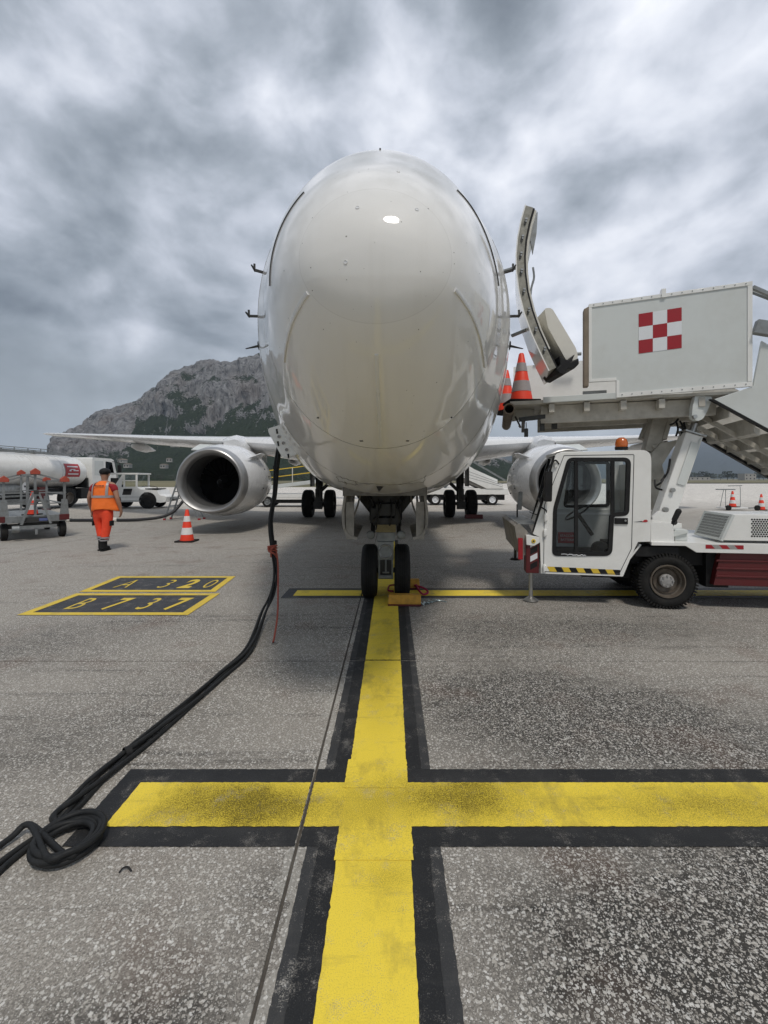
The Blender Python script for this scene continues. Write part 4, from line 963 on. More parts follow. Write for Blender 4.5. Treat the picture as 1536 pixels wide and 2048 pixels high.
m = MB(); m.prism(shrink(winp, .04), TY + .012, TY + .017); m.build('pane', glass, fr_)
# door outline seam, handle, hinges
dl_ = [F(*q) for q in ((1128, 911), (1268, 909), (1263, 1097), (1238, 1148), (1087, 1143), (1089, 1010))]
m = MB(); m.tube([(a, TY - .001, z) for a, z in rpoly(dl_, .015, 3)] + [(dl_[0][0], TY - .001, dl_[0][1])], .004, 5, 1); dor = m.build('door', signdark, cab)
a, b = F(1229, 1048), F(1255, 1036); m = MB(); m.b2((a[0], TY - .014, a[1]), (b[0], TY + .002, b[1])); m.cur = 1; c_ = F(1250, 1041); m.cyl((c_[0], TY - .022, c_[1]), (c_[0], TY - .01, c_[1]), .012); m.build('door_handle', [black, steel], cab)
for (u, v) in ((1091, 1035), (1090, 1065), (1089, 1136), (1111, 928)):
    a = F(u, v); m = MB(); m.box((a[0], TY - .012, a[1]), (.04, .03, .075)); m.cyl((a[0] - .012, TY - .026, a[1] - .05), (a[0] - .012, TY - .026, a[1] + .05), .011, None, 8); m.build('hinge', white, cab, bevel=.004)
# hazard stripe along the door bottom
a, b = F(1094, 1140), F(1240, 1134); z0, z1 = F(1094, 1143)[1], F(1094, 1133)[1]
nst = 10; dx = (b[0] - a[0]) / nst
for i in range(nst):
    x0 = a[0] + dx * i; x1 = x0 + dx; sk = .035; zz = -.004 * i * .5
    m = MB(); m.add([(x0 + sk, TY - .003, z0 + zz), (x1 + sk if i < nst - 1 else x1, TY - .003, z0 + zz), (x1, TY - .003, z1 + zz), (x0, TY - .003, z1 + zz)], [(0, 1, 2, 3)]); m.build('hazard_stripe', (yel, black)[i % 2], cab, fix=False)
# side marking: grey swoosh with red mark, window script
a = F(1266, 1044); m = MB(); m.add([(a[0], TY - .003, a[1]), (a[0] + .11, TY - .003, a[1] + .001), (a[0] + .10, TY - .003, a[1] + .014)], [(0, 1, 2)]); m.cur = 1
m.add([(a[0] + .10 + x, TY - .0035, a[1] + z) for x, z in ((0, 0), (.05, .0), (.07, .012), (.055, .03), (.03, .03))], [(0, 1, 2, 3, 4)]); m.build('side_logo', [signdark, signred], cab, fix=False)
a = F(1122, 1109); m = MB(); rg = random.Random(5); pts = []
for j in range(24): pts.append((a[0] + .0125 * j, TY - .012, a[1] + rg.uniform(-.004, .012) - j * .0003))
m.tube(pts, .0042, 4, 3); m.build('window_script', signwhite, cab)
# cab shell: far side, roof, rear, floor, front
CYF = 6.52
fh = rpoly([F(*q) for q in ((1000, 0),)] , 0) if False else None
DF = CYF - TY
fwin = rpoly([F(1128, 1014, DF), F(1218, 1012, DF), F(1218, 924, DF), F(1140, 925, DF)], .05)
FSH = F(1098, 922, DF)[0] - F(1112, 906)[0]
cabfar = [(x + (FSH if x < 2.15 and z > .80 else 0), z) for x, z in cabp]
m = MB(); m.prism(cabfar, CYF, CYF + .03, None, [fwin]); m.cur = 1
x0, x1 = F(1112, 0)[0], F(1290, 0)[0]; zt_ = F(1112, 906)[1]
m.cur = 0; m.b2((x0 + .06, TY + .035, zt_ - .02), (x1 - .02, CYF, zt_ + .018)); xr = F(1302, 0)[0]
m.b2((xr - .04, TY + .035, F(1302, 1083)[1]), (xr - .005, CYF, F(1302, 925)[1])); m.b2((F(1085, 0)[0], TY + .035, F(1240, 1146)[1]), (F(1240, 0)[0], CYF, F(1240, 1135)[1]))
m.bar((F(1084, 1074)[0], TY + .036, F(1084, 1074)[1]), (F(1084, 1074)[0] + .1, CYF, F(1084, 1074)[1]), .03, .06); m.bar((F(1240, 0)[0], (TY + CYF) / 2, F(1240, 1146)[1]), (xr - .1, (TY + CYF) / 2, F(1300, 1090)[1]), CYF - TY - .08, .02, (0, 0, 1))
m.build('cab_shell', white, cab)
m = MB(); m.prism(shrink(fwin, -.012), CYF - .01, CYF + .04, None, [shrink(fwin, .028)]); fw = m.build('far_window', black, cab)
m = MB(); m.prism(shrink(fwin, .02), CYF + .01, CYF + .015); m.build('pane', glass, fw)
f0, f1, f2 = F(1111, 912), F(1088, 1004), F(1069, 1066)
m = MB()
for yy, q in ((TY + .04, 0), (CYF - .05, FSH)): m.bar((f0[0] + q, yy, f0[1]), (f2[0] + q, yy, f2[1]), .04, .05, (0, 1, 0))
m.bar((f1[0], TY + .04, f1[1]), (f1[0] + FSH, CYF - .04, f1[1]), .05, .04); wf = m.build('windscreen', black, cab)
m = MB(); m.add([(f0[0], TY + .05, f0[1]), (f0[0] + FSH, CYF - .05, f0[1]), (f1[0] + FSH, CYF - .05, f1[1]), (f1[0], TY + .05, f1[1])], [(0, 1, 2, 3)]); m.build('pane', glass, wf, fix=False)
m = MB(); m.add([(f1[0], TY + .036, f1[1]), (f1[0] + FSH, CYF, f1[1]), (f2[0] - .02 + FSH, CYF, f2[1]), (f2[0] - .02, TY + .036, f2[1])], [(0, 1, 2, 3)]); m.build('front_panel', white, cab, fix=False)
m = MB(); q = (f1[0] * .45 + f2[0] * .55, f1[1] * .45 + f2[1] * .55); m.bar((q[0] - .02, TY + .10, q[1] + .05), (q[0] - .02, TY + .30, q[1] + .05), .10, .012, (.35, 0, 1)); m.build('front_lamp', darkglass, cab)
# interior: far side trim, seat, dash, steering wheel, red sign
m = MB(); m.b2((2.10, CYF - .03, .42), (3.22, CYF - .002, 1.13)); m.cur = 1; m.b2((2.05, CYF - .036, 1.06), (3.2, CYF - .03, 1.085)); m.build('inner_trim', [insidew, signwhite], cab)
m = MB(); m.prism(rpoly([(2.72, .56), (3.18, .52), (3.22, .64), (2.80, .72), (2.72, .66)], .05), 5.78, 6.3); m.prism(rpoly([(3.14, .64), (3.24, .62), (3.27, 1.22), (3.20, 1.24)], .03), 5.78, 6.3); m.build('seat', black, cab, bevel=.02)
m = MB(); m.prism([(1.99, .55), (2.08, .55), (2.14, .95), (2.10, 1.02), (1.99, 1.02)], TY + .1, CYF - .1); m.build('dashboard', darkmetal, cab, bevel=.01)
m = MB(); cc = Vector((2.47, 6.02, 1.12)); ax = Vector((-.55, 0, .83)).normalized(); m.lathe([(-.012, .17), (0, .182), (.012, .17), (0, .158)], cc, ax, 24, closed=True); m.cyl(cc, cc - ax * .35, .025); m.bar(cc + Vector((0, -.16, 0)), cc + Vector((0, .16, 0)), .03, .015); m.build('steering_wheel', black, cab)
sgx, sgz = F(1116, 1086, .865)
m = MB(); m.b2((sgx, 6.465, sgz), (sgx + .26, 6.475, sgz + .155)); sg_ = m.build('warning_sign', signred, cab)
text_mesh('STACCARE', 'lettering', signwhite, sg_, (sgx + .03, 6.4625, sgz + .092), (1, 0, 0), (0, 0, 1), .042); text_mesh('BATTERIA', 'lettering', signwhite, sg_, (sgx + .035, 6.4625, sgz + .035), (1, 0, 0), (0, 0, 1), .042)
# beacon, mirrors
a = F(1258, 897); m = MB(); m.smooth = True; m.lathe([(0, .075), (.035, .078), (.035, .07)], (a[0], TY + .25, a[1]), (0, 0, 1), 20); m.cur = 1; m.lathe([(.035, .07), (.08, .076), (.13, .062), (.155, .03), (.158, 0)], (a[0], TY + .25, a[1]), (0, 0, 1), 20); m.build('beacon', [black, amber], cab)
p0 = Vector((f0[0] - .02, TY + .02, f0[1] - .05)); a, b = F(1084, 1002), F(1100, 943)
m = MB(); m.tube([(f0[0] + .04, TY, f0[1] - .10), (f0[0] - .03, TY - .08, f0[1] - .06), (b[0] - .08, TY - .10, b[1] - .02)], .010, 6); m.tube([(a[0] - .03, TY - .10, a[1] + .05), (a[0] - .03, TY - .09, a[1] - .06), (a[0] + .05, TY, a[1] - .12), (a[0] + .05, TY + .01, a[1] - .2)], .010, 6)
m.prism(rpoly([(a[0], a[1]), (b[0] - .01, a[1]), (b[0], b[1]), (a[0] + .015, b[1])], .02), TY - .16, TY - .06); m.build('mirror', black, cab, bevel=.01)
mp =  PT(1039, 1002, 6.6); m = MB(); m.prism(rpoly([(mp.x - .035, mp.z - .13), (mp.x + .03, mp.z - .13), (mp.x + .045, mp.z + .14), (mp.x - .01, mp.z + .14)], .02), mp.y - .02, mp.y + .04); m.cur = 1; m.cyl((mp.x - .03, mp.y + .02, .5), (mp.x - .03, mp.y + .02, mp.z - .05), .011, None, 8); m.build('mirror', [galv, black], trk, bevel=.004)
# front bumper, lamp, outriggers
x_b = F(1047, 1080)[0] + .06
m = MB(); m.prism(rpoly([(x_b - .10, .60), (x_b - .02, .60), (x_b + .0, .90), (x_b - .10, 1.0), (x_b - .16, .96)], .01), 5.66, 7.15); m.cur = 1
for y in (5.9, 6.2, 6.5, 6.8): m.b2((x_b - .165, y, .68), (x_b - .158, y + .22, .92)) if False else None
bmp = m.build('bumper', [doorgrey, black], trk, bevel=.008)
for j in range(7):
    m = MB(); m.b2((x_b - .12, 5.72 + j * .2, .985), (x_b + .14, 5.80 + j * .2, 1.0)); m.build('step_slat', galv, trk)
a, b = F(1037, 1119), F(1046, 1077); m = MB(); m.b2((a[0], 5.61, a[1]), (b[0], 5.655, b[1])); m.build('red_marker', redp, trk)
m = MB(); q = [F(*z) for z in ((1052, 1070), (1080, 1074), (1080, 1085), (1068, 1092), (1053, 1090))]; m.prism(q, TY + .0, TY + .35); m.build('corner_plate', white, trk, bevel=.006)
a = F(1067, 1082); m = MB(); m.lathe([(0, .026), (.008, .026), (.01, .02), (.01, 0)], (a[0], TY + .0, a[1]), (0, -1, 0), 18); m.cur = 1; m.lathe([(.0105, .012), (.0115, .012), (.0115, 0)], (a[0], TY, a[1]), (0, -1, 0), 12); m.build('round_marker', [yel, signdark], trk)
a, b = F(1053, 1147), F(1079, 1088); m = MB(); m.b2((a[0], TY + .03, a[1]), (b[0], TY + .22, b[1])); otr = m.build('outrigger', darkred, trk, bevel=.006)
for j, (dz, mm_) in enumerate(((.02, black), (.12, signwhite), (.21, black), (.30, signwhite))):
    m = MB(); z = a[1] + .02 + dz; m.add([(a[0] + .05, TY + .0285, z), (b[0] - .02, TY + .0285, z + .05), (b[0] - .02, TY + .0285, z + .12), (a[0] + .05, TY + .0285, z + .07)], [(0, 1, 2, 3)]); m.build('outrigger_stripe', mm_, otr, fix=False)
xm = (a[0] + b[0]) / 2; m = MB(); m.cyl((xm, TY + .16, .03), (xm, TY + .16, a[1] + .02), .026, None, 14); m.cyl((xm, TY + .16, .012), (xm, TY + .16, .06), .095, .03, 20); m.build('outrigger_foot', steel, otr)
m = MB(); m.cyl((x_b - .07, 6.3, .45), (x_b - .07, 6.3, .62), .02, None, 10); m.cyl((x_b - .07, 6.3, .43), (x_b - .07, 6.3, .455), .08, .05, 16); m.build('outrigger_foot', darkmetal, otr)
# chassis (dark, underneath)
m = MB(); m.b2((2.0, 5.75, .42), (3.0, 6.95, .60)); m.b2((2.9, 5.82, .50), (8.2, 6.95, .72)); m.b2((3.06, TY + .05, .62), (3.55, 7.0, .74)); m.b2((2.5, 5.9, .30), (3.1, 6.7, .48)); m.b2((3.9, 5.75, .25), (4.15, 6.9, .7)); m.cyl((F(1337, 0)[0], 5.7, .345), (F(1337, 0)[0], 6.95, .345), .07)
m.build('chassis', black, trk)
# deck with white valance and red/white strip
zd = F(1340, 1084.5)[1]; dk = [(F(1303, 0)[0], zd), F(1303, 1091), F(1372, 1092), F(1393, 1105), (6.2, F(1393, 1105)[1]), (6.2, zd)]
m = MB(); m.prism(dk, TY + .0, TY + .04); m.b2((dk[0][0], TY + .04, dk[0][1] - .02), (8.2, 7.05, dk[0][1] - .002)); dck = m.build('deck', white, trk, bevel=.004)
z0, z1 = F(1450, 1098)[1], F(1450, 1090)[1]; x0 = F(1411, 0)[0]; x1 = F(1487, 0)[0]
for i in range(5):
    a = x0 + (x1 - x0) * i / 5; b = x0 + (x1 - x0) * (i + 1) / 5; k_ = .02
    m = MB(); m.add([(a + (k_ if i else 0), TY - .003, z0), (b + (k_ if i < 4 else 0), TY - .003, z0), (b - (0 if i == 4 else k_), TY - .003, z1), (a - (k_ if i else 0), TY - .003, z1)], [(0, 1, 2, 3)]); m.build('reflective_stripe', (redp, hubg)[i % 2], dck, fix=False)
# pedestal and hood
m = MB(); a, b = F(1304, 1090), F(1351, 1050); m.prism(rpoly([(a[0], a[1]), (b[0], a[1]), (b[0] - .01, b[1] + .0), (b[0] - .05, b[1] + .02), (a[0], b[1] + .02)], .02), TY + .03, TY + .5); m.build('pedestal', white, trk, bevel=.01)
gh = [F(*q) for q in ((1434, 1084), (1700, 1084), (1700, 1031), (1466, 1029))]
GX0, GX1 = F(1443, 0)[0], 8.1; gz0, gz1 = F(1445, 1083)[1] + .01, F(1466, 1029)[1]
m = MB(); HD = .2
while F(1387, 1065, HD)[0] < GX0 and HD < 2: HD += .01
HY = TY + HD
m.prism([(GX0 + .02, gz0), (GX1, gz0), (GX1, gz1), (GX0 + .15, gz1)], TY + .02, HY); hd = m.build('engine_hood', white, trk, bevel=.008)
hx0, hx1, hz0, hz1 = F(1506, 0)[0], 5.6, F(1520, 1073)[1], F(1520, 1037)[1]
m = MB(); r_ = .0105; row = 0; z = hz0
while z < hz1:
    x = hx0 + (.014 if row % 2 else 0)
    while x < hx1: m.cyl((x, TY + .017, z), (x, TY + .03, z), r_, None, 8); x += .028
    z += .0245; row += 1
m.build('vent_holes', black, hd)
# louvred front panel: inclined plate facing the cab, with slot rows
q = [Vector((GX0, HY, gz0)), Vector((GX0, TY + .02, gz0)), Vector((GX0 + .13, TY + .02, gz1)), Vector((GX0 + .13, HY, gz1))]
m = MB(); nrm_ = (q[1] - q[0]).cross(q[3] - q[0]).normalized(); nrm_ = nrm_ if nrm_.x < 0 else -nrm_
m.add([p for p in q] + [p - nrm_ * .03 for p in q], [(0, 1, 2, 3), (7, 6, 5, 4), (0, 4, 5, 1), (1, 5, 6, 2), (2, 6, 7, 3), (3, 7, 4, 0)]); lp = m.build('louvre_panel', panelw, trk)
m = MB()
for i in range(20):
    for j in range(8):
        a = .10 + .80 * i / 19; b = .13 + .74 * j / 7
        c = (q[0] * (1 - a) + q[1] * a) * (1 - b) + (q[3] * (1 - a) + q[2] * a) * b; ex = (q[1] - q[0]).normalized() * .010; ey = (q[3] - q[0]).normalized() * .014 + ex * .6
        c += nrm_ * .002; m.add([c - ex - ey, c + ex * .2 - ey, c + ex + ey, c - ex * .2 + ey], [(0, 1, 2, 3)])
m.build('louvre_slots', black, lp, fix=False)
# hood end wall beyond the plate and deck plate tools
m = MB(); a, b = F(1352, 1075), F(1386, 1052); m.b2((F(1362, 0)[0], 5.75, dk[0][1]), (F(1388, 0)[0], 6.3, F(1380, 1062)[1])); m.prism([F(1350, 1078), F(1388, 1068), F(1388, 1064), F(1350, 1066)], 5.72, 6.0); m.cur = 1; p_ = F(1373, 1046); m.ball((p_[0], 5.9, p_[1] - .02), .035, 10, 6); m.build('valve_block', [panelw, darkmetal], trk, bevel=.006)
a, b = F(1348, 1062), F(1367, 1024); m = MB(); m.cyl((a[0], 5.72, a[1] - .04), ((a[0] + b[0]) / 2, 5.72, (a[1] + b[1]) / 2), .016, .02, 10); m.cyl(((a[0] + b[0]) / 2, 5.72, (a[1] + b[1]) / 2), (b[0], 5.72, b[1]), .030, .034, 12); m.ball((b[0], 5.72, b[1]), .034, 12, 8); m.build('lever', black, trk)
# ribbed dark red side box
rx = F(1444, 0)[0]; zlo, zhi = F(1500, 1175)[1], F(1500, 1107)[1]
m = MB(); m.prism([(rx - .06, zlo), (8.2, zlo), (8.2, zhi), (rx + .02, zhi)], TY + .06, 6.9)
for v in (1124, 1140, 1156): z = F(1500, v)[1]; m.prism([(rx - .04, z - .012), (8.2, z - .012), (8.2, z + .012), (rx - .03, z + .012)], TY + .045, TY + .062)
m.build('side_box', darkred, trk, bevel=.006)
# wheels
WX = F(1337, 1152)[0]
def truck_wheel(x, y, sg, r=.335):
    W = bpy.data.objects.new('wheel', None); COL.objects.link(W); attach(W, trk); h = .13
    m = MB(); prof = [(-h * .8, r * .60), (-h, r * .72), (-h * .98, r * .86), (-h * .80, r * .95), (-h * .5, r * .965), (h * .5, r * .965), (h * .80, r * .95), (h * .98, r * .86), (h, r * .72), (h * .8, r * .60)]
    m.lathe(prof, (x, y, r - .004), (0, sg, 0), 48)
    for i in range(54):
        a = 2 * math.pi * i / 54; d = Vector((math.cos(a), 0, math.sin(a)))
        for yy, off in ((-h * .62, 0), (h * .62, .058)):
            a2 = a + off; d = Vector((math.cos(a2), 0, math.sin(a2))); c = Vector((x, y + yy, r - .004)) + d * r * .953
            rot = Matrix.Rotation(-a2 + math.pi / 2, 3, 'Y'); m.box(c, (.020, h * .72, .036), rot)
    m.build('tyre', rubber, W)
    m = MB(); f = -sg  # outer face direction
    m.lathe([(h * .84, r * .60), (h * .95, r * .595), (h * .95, r * .56), (h * .55, r * .53), (h * .5, r * .47), (h * .62, r * .45), (h * .30, r * .42), (h * .25, r * .26), (h * .5, r * .25)], (x, y, r - .004), (0, sg, 0), 40); m.build('rim', brass, W)
    m = MB(); m.lathe([(h * .3, r * .255), (h * .72, r * .24), (h * .8, r * .18), (h * .8, 0)], (x, y, r - .004), (0, sg, 0), 24)
    for i in range(8): a = 2 * math.pi * i / 8; m.cyl((x + math.cos(a) * r * .19, y + sg * h * .78, r + math.sin(a) * r * .19), (x + math.cos(a) * r * .19, y + sg * h * .90, r + math.sin(a) * r * .19), .011, None, 6)
    m.build('hub', hubg, W)
for (x, y, sg) in ((WX, 5.73, -1), (WX, 6.92, 1), (WX + 3.4, 5.73, -1), (WX + 3.4, 6.92, 1)): truck_wheel(x, y, sg)
m = MB(); m.tube([(x, 5.9, z) for x, z in [(WX + math.cos(a) * .44, .36 + math.sin(a) * .42) for a in np.linspace(R(20), R(160), 9)]], .012, 6, 1) ; m.b2((WX - .36, 5.85, .52), (WX + .38, 6.8, .70)); m.build('wheel_arch', black, trk)
# ---- lifting structure
m = MB()
b0, b1 =  PT(1326, 1032, 6.05),  PT(1382, 870, 6.05)
ax = (b1 - b0).normalized()
m.bar(b0 - ax * .05, b1, .22, .20, (0, 1, 0)); m.cur = 0
boom = m.build('lift_boom', white, trk, bevel=.012)
m = MB(); off = Vector((.03, -.111, 0)); m.bar(b0 + ax * .45 + off, b1 - ax * .12 + off, .008, .09, (1, 0, 0)); m.bar(b0 + ax * .45 + off + Vector((.055, .0, 0)), b1 - ax * .05 + off + Vector((.055, 0, 0)), .006, .018, (1, 0, 0)); m.build('boom_channel', panelw, boom)
m = MB(); m.bar(b1 + ax * .0, b1 + ax * .02, .27, .25, (0, 1, 0)); m.cyl(b1, b1 + ax * .16, .045, None, 14); m.build('lift_ram', steel, boom)
for (u, v, r_) in ((1344, 980, .028), (1330, 1019, .032)): p =  PT(u, v, 5.95); m = MB(); m.cyl((p.x, p.y - .04, p.z), (p.x, p.y + .03, p.z), r_, None, 18); m.build('pin', steel, boom)
m = MB(); q = [PT(u, v, 5.9) for u, v in ((1306, 1046), (1352, 1046), (1348, 1034), (1338, 1026), (1318, 1022), (1306, 1034))]; y_ = q[1].y; m.prism([(p.x, p.z) for p in q], y_ - .02, y_ + .02); m.prism([(p.x, p.z) for p in q], y_ + .28, y_ + .32); m.b2((q[0].x, y_ - .05, q[0].z - .06), (q[1].x + .05, y_ + .4, q[0].z)); m.build('boom_bracket', white, trk, bevel=.006)
m = MB(); a0, a1 =  PT(1300, 905, 6.5),  PT(1322, 815, 6.5); m.bar(a0, a1, .20, .16, (0, 1, 0)); m.bar(PT(1285, 880, 6.7),  PT(1312, 815, 6.7), .10, .12, (0, 1, 0)); m.bar(PT(1325, 880, 6.45),  PT(1345, 812, 6.45), .06, .14, (0, 1, 0)); m.bar(PT(1300, 905, 6.5),  PT(1318, 1040, 6.5), .18, .2, (0, 1, 0)); m.bar(PT(1330, 890, 6.5),  PT(1300, 900, 6.5), .12, .2, (0, 1, 0))
q = [PT(u, v, 6.4) for u, v in ((1300, 960), (1328, 955), (1322, 930), (1340, 900), (1355, 880), (1320, 886), (1303, 905))]; m.prism([(p.x, p.z) for p in q], q[0].y - .02, q[0].y + .04); m.build('scissor_arm', oldwhite, trk, bevel=.008)
m = MB(); q = [PT(u, v, 5.75) for u, v in ((1390, 790), (1422, 795), (1412, 822), (1404, 838), (1394, 843), (1383, 836), (1384, 815))]; m.prism(rpoly([(p.x, p.z) for p in q], .03), q[3].y - .03, q[3].y + .05); m.build('knuckle_plate', panelw, trk, bevel=.008)
p =  PT(1391, 833, 5.7); m = MB(); m.cyl((p.x, p.y - .0, p.z), (p.x, p.y + .04, p.z), .025, None, 14); m.build('pin', steel, trk)
m = MB()
for (pa, pb, pc) in (((1352, 842), (1356, 858), (1352, 872)), ((1360, 842), (1366, 856), (1362, 872)), ((1340, 850), (1350, 845), (1356, 838)), ((1330, 950), (1322, 965), (1310, 972)), ((1376, 930), (1374, 955), (1358, 975)), ((1310, 960), (1312, 975), (1325, 980)), ((1340, 918), (1335, 945), (1322, 962)), ((1368, 845), (1370, 858), (1368, 868))):
    m = MB(); m.tube([PT(*pa, 6.1),  PT(*pb, 6.05),  PT(*pc, 6.1)], .013, 6); m.build('hydraulic_hose', black, trk)
# ---- platform (own frame: a along the stairs, b across, z up)
def fr(a, b, z): return LT(O_ + D_ * a + N_ * b + Vector((0, 0, z)))
FL = 2.655
m = MB(); m.prism([(-.02, FL - .05), (2.9, FL - .03), (2.9, FL), (-.02, FL)], .04, 1.8, fr); plat = m.build('platform_floor', oldwhite, trk)
m = MB()
for b in (.22, .85, 1.5): m.prism([(.40, FL - .30), (2.55, FL - .26), (2.55, FL - .052), (.40, FL - .052)], b, b + .09, fr)
for a in (.5, .95, 1.4, 1.85, 2.3): m.prism([(a, FL - .17), (a + .07, FL - .17), (a + .07, FL - .053), (a, FL - .053)], .05, 1.78, fr)
m.prism([(.0, FL - .22), (.32, FL - .16), (.32, FL - .052), (.0, FL - .052)], .5, .58, fr); m.build('floor_beam', oldwhite, plat)
m = MB(); m.prism([(.42, FL - .045), (1.34, FL - .03), (1.34, FL + .05), (.42, FL + .035)], -.0, .035, fr); m.build('edge_rail', panelw, plat, bevel=.004)
m = MB(); ca = fr(-.03, -.02, FL - .11); cb2 = ca + Vector((.20, 2.2, 0)); axr = (cb2 - ca).normalized(); m.lathe([(0, .062), (0, .078), (2.1, .078), (2.1, .062)], ca, axr, 24, closed=True); m.build('bumper_roller', sealm, plat)
m = MB(); m.bar(fr(.16, .1, FL - .26), fr(.16, 1.7, FL - .26), .05, .04); m.bar(fr(.1, .2, FL - .24), fr(.5, .25, FL - .2), .05, .06); m.box(fr(.42, .3, FL - .33), (.06, .06, .14)); m.cyl(fr(.2, .3, FL - .27), fr(.2, .3, FL - .36), .006); m.box(fr(.2, .3, FL - .42), (.05, .05, .12)); m.box(fr(.6, .5, FL - .26), (.07, .07, .2)); m.tube([fr(.05, .2, FL - .2), fr(.12, .6, FL - .3), fr(.1, 1.2, FL - .22)], .014, 6); m.build('latch_gear', darkmetal, plat)
# near side panel with frame, seal strip and checkered emblem
pp = [(1.0, 2.86), (1.335, 2.86), (1.335, 2.635), (2.85, 2.70), (2.85, 3.985), (1.0, 3.90)]
m = MB(); m.prism(pp, 0, .045, fr); pan = m.build('platform_panel', panelw, trk, bevel=.005)
m = MB(); t_ = .045
m.prism([(1.0, 3.90 - t_), (2.85, 3.985 - t_), (2.85, 3.985), (1.0, 3.90)], -.012, 0, fr); m.prism([(1.335, 2.635), (2.85, 2.70), (2.85, 2.70 + .055), (1.335, 2.635 + .055)], -.012, 0, fr); m.prism([(1.0, 2.86), (1.335, 2.86), (1.335, 2.86 + .04), (1.0, 2.86 + .04)], -.012, 0, fr); m.prism([(2.80, 2.76), (2.85, 2.76), (2.85, 3.94), (2.80, 3.94)], -.010, 0, fr); m.prism([(1.0, 2.9), (1.035, 2.9), (1.035, 3.86), (1.0, 3.86)], -.010, 0, fr); m.prism([(1.335, 2.69), (1.37, 2.69), (1.37, 2.86), (1.335, 2.86)], -.010, 0, fr)
m.prism([(1.86, 3.89), (1.91, 3.89), (1.91, 4.0), (1.86, 4.0)], -.025, .06, fr); m.build('panel_trim', white, pan, bevel=.003)
m = MB()
for i in range(16): a = 1.06 + 1.72 * i / 15; m.cyl(fr(a, -.012, 3.88 + .046 * (a - 1.0)), fr(a, -.018, 3.88 + .046 * (a - 1.0)), .007, None, 8); m.cyl(fr(max(a, 1.40), -.012, 2.665 + .043 * (max(a, 1.40) - 1.335)), fr(max(a, 1.40), -.018, 2.665 + .043 * (max(a, 1.40) - 1.335)), .007, None, 8)
rv = m.build('rivets', galv, pan); rv['kind'] = 'stuff'
m = MB(); m.prism([(.935, 2.80), (.998, 2.80), (.998, 3.87), (.935, 3.84)], -.02, .10, fr); m.build('edge_seal', sealm, pan, bevel=.01)
e0, eW = 1.60, .492
for i in range(3):
    for j in range(3):
        a0 = e0 + eW / 3 * i; z0 = 3.195 + .172 * j + .012 * i
        m = MB(); m.prism([(a0, z0), (a0 + eW / 3 - .001, z0 + .012), (a0 + eW / 3 - .001, z0 + .171 + .012), (a0, z0 + .171)], -.004, -.001, fr); m.build('checker_square', redp if (i + j) % 2 == 0 else signwhite, pan)
# far side panel and hand rail
m = MB(); m.prism([(.0, FL), (2.85, FL + .03), (2.85, 3.64), (.0, 3.56)], 1.8, 1.84, fr); m.cur = 1; m.prism([(.35, 3.59), (.75, 3.60), (.75, 3.63), (.35, 3.62)], 1.76, 1.80, fr); m.build('far_panel', [white, black], trk)
m = MB(); m.cyl(fr(.8, 1.6, 3.66), fr(1.1, 1.6, 3.66), .03, None, 10); m.prism([(1.0, 2.70), (1.32, 2.70), (1.32, 2.85), (1.0, 2.85)], .6, .62, fr); m.build('rail_stub', galv, trk)
# stair flight running down to the right
sl_ = .68; aS = 2.40
def zs(a): return FL - .03 - sl_ * (a - aS)
m = MB(); m.prism([(aS + .05, zs(aS + .05) - .03), (6.2, zs(6.2) - .03), (6.2, zs(6.2) + .6), (2.95, zs(2.95) + 1.0), (2.86, 2.70)], .0, .04, fr); flt = m.build('stair_side', panelw, trk, bevel=.004)
m = MB(); m.prism([(aS + .2, zs(aS + .2) - .10), (6.2, zs(6.2) - .10), (6.2, zs(6.2)), (aS, zs(aS))], 1.55, 1.60, fr); m.prism([(aS + .05, zs(aS + .05) - .03), (6.2, zs(6.2) - .03), (6.2, zs(6.2) + .95), (2.95, zs(2.95) + .95)], 1.62, 1.66, fr); m.build('stair_side', oldwhite, trk)
m = MB(); m.prism([(aS, zs(aS) - .06), (6.2, zs(6.2) - .06), (6.2, zs(6.2) - .032), (aS + .05, zs(aS) - .032 - .034)], -.005, .06, fr); m.prism([(aS + .1, zs(aS + .1) - .15), (6.2, zs(6.2) - .15), (6.2, zs(6.2) - .105), (aS + .1, zs(aS + .1) - .105)], 1.54, 1.64, fr); m.build('stair_edge_strip', black, flt)
for i in range(14):
    a = 2.62 + i * .27; z = zs(a) + .02
    m = MB(); m.prism([(a, z), (a + .27, z), (a + .27, z + .02), (a, z + .02)], .045, 1.54, fr); m.prism([(a, z - .16), (a + .012, z - .16), (a + .012, z), (a, z)], .045, 1.54, fr); m.build('tread', oldwhite, flt)
m = MB()
for b in (.55, 1.08): m.prism([(aS + .1, zs(aS + .1) - .17), (6.2, zs(6.2) - .17), (6.2, zs(6.2) - .10), (aS + .1, zs(aS + .1) - .10)], b, b + .05, fr)
for a in (2.9, 3.6, 4.3): m.prism([(a, zs(a) - .16), (a + .05, zs(a) - .19), (a + .05, zs(a) - .11), (a, zs(a) - .08)], .05, 1.53, fr)
m.build('stair_stringer', oldwhite, flt)
m = MB(); m.bar(fr(2.86, .02, 3.92), fr(4.4, .02, 2.95), .05, .04); m.cyl(fr(3.05, .02, 3.3), fr(3.05, .02, 3.82), .018); m.bar(fr(2.87, -.02, 3.42), fr(3.3, -.02, 3.3), .10, .16); m.tube([fr(2.9, .3, 4.0), fr(3.6, .3, 3.6), fr(4.4, .3, 3.1)], .022, 8); m.build('handrail', galv, flt)

trk.rotation_euler = (0, 0, -YAW)

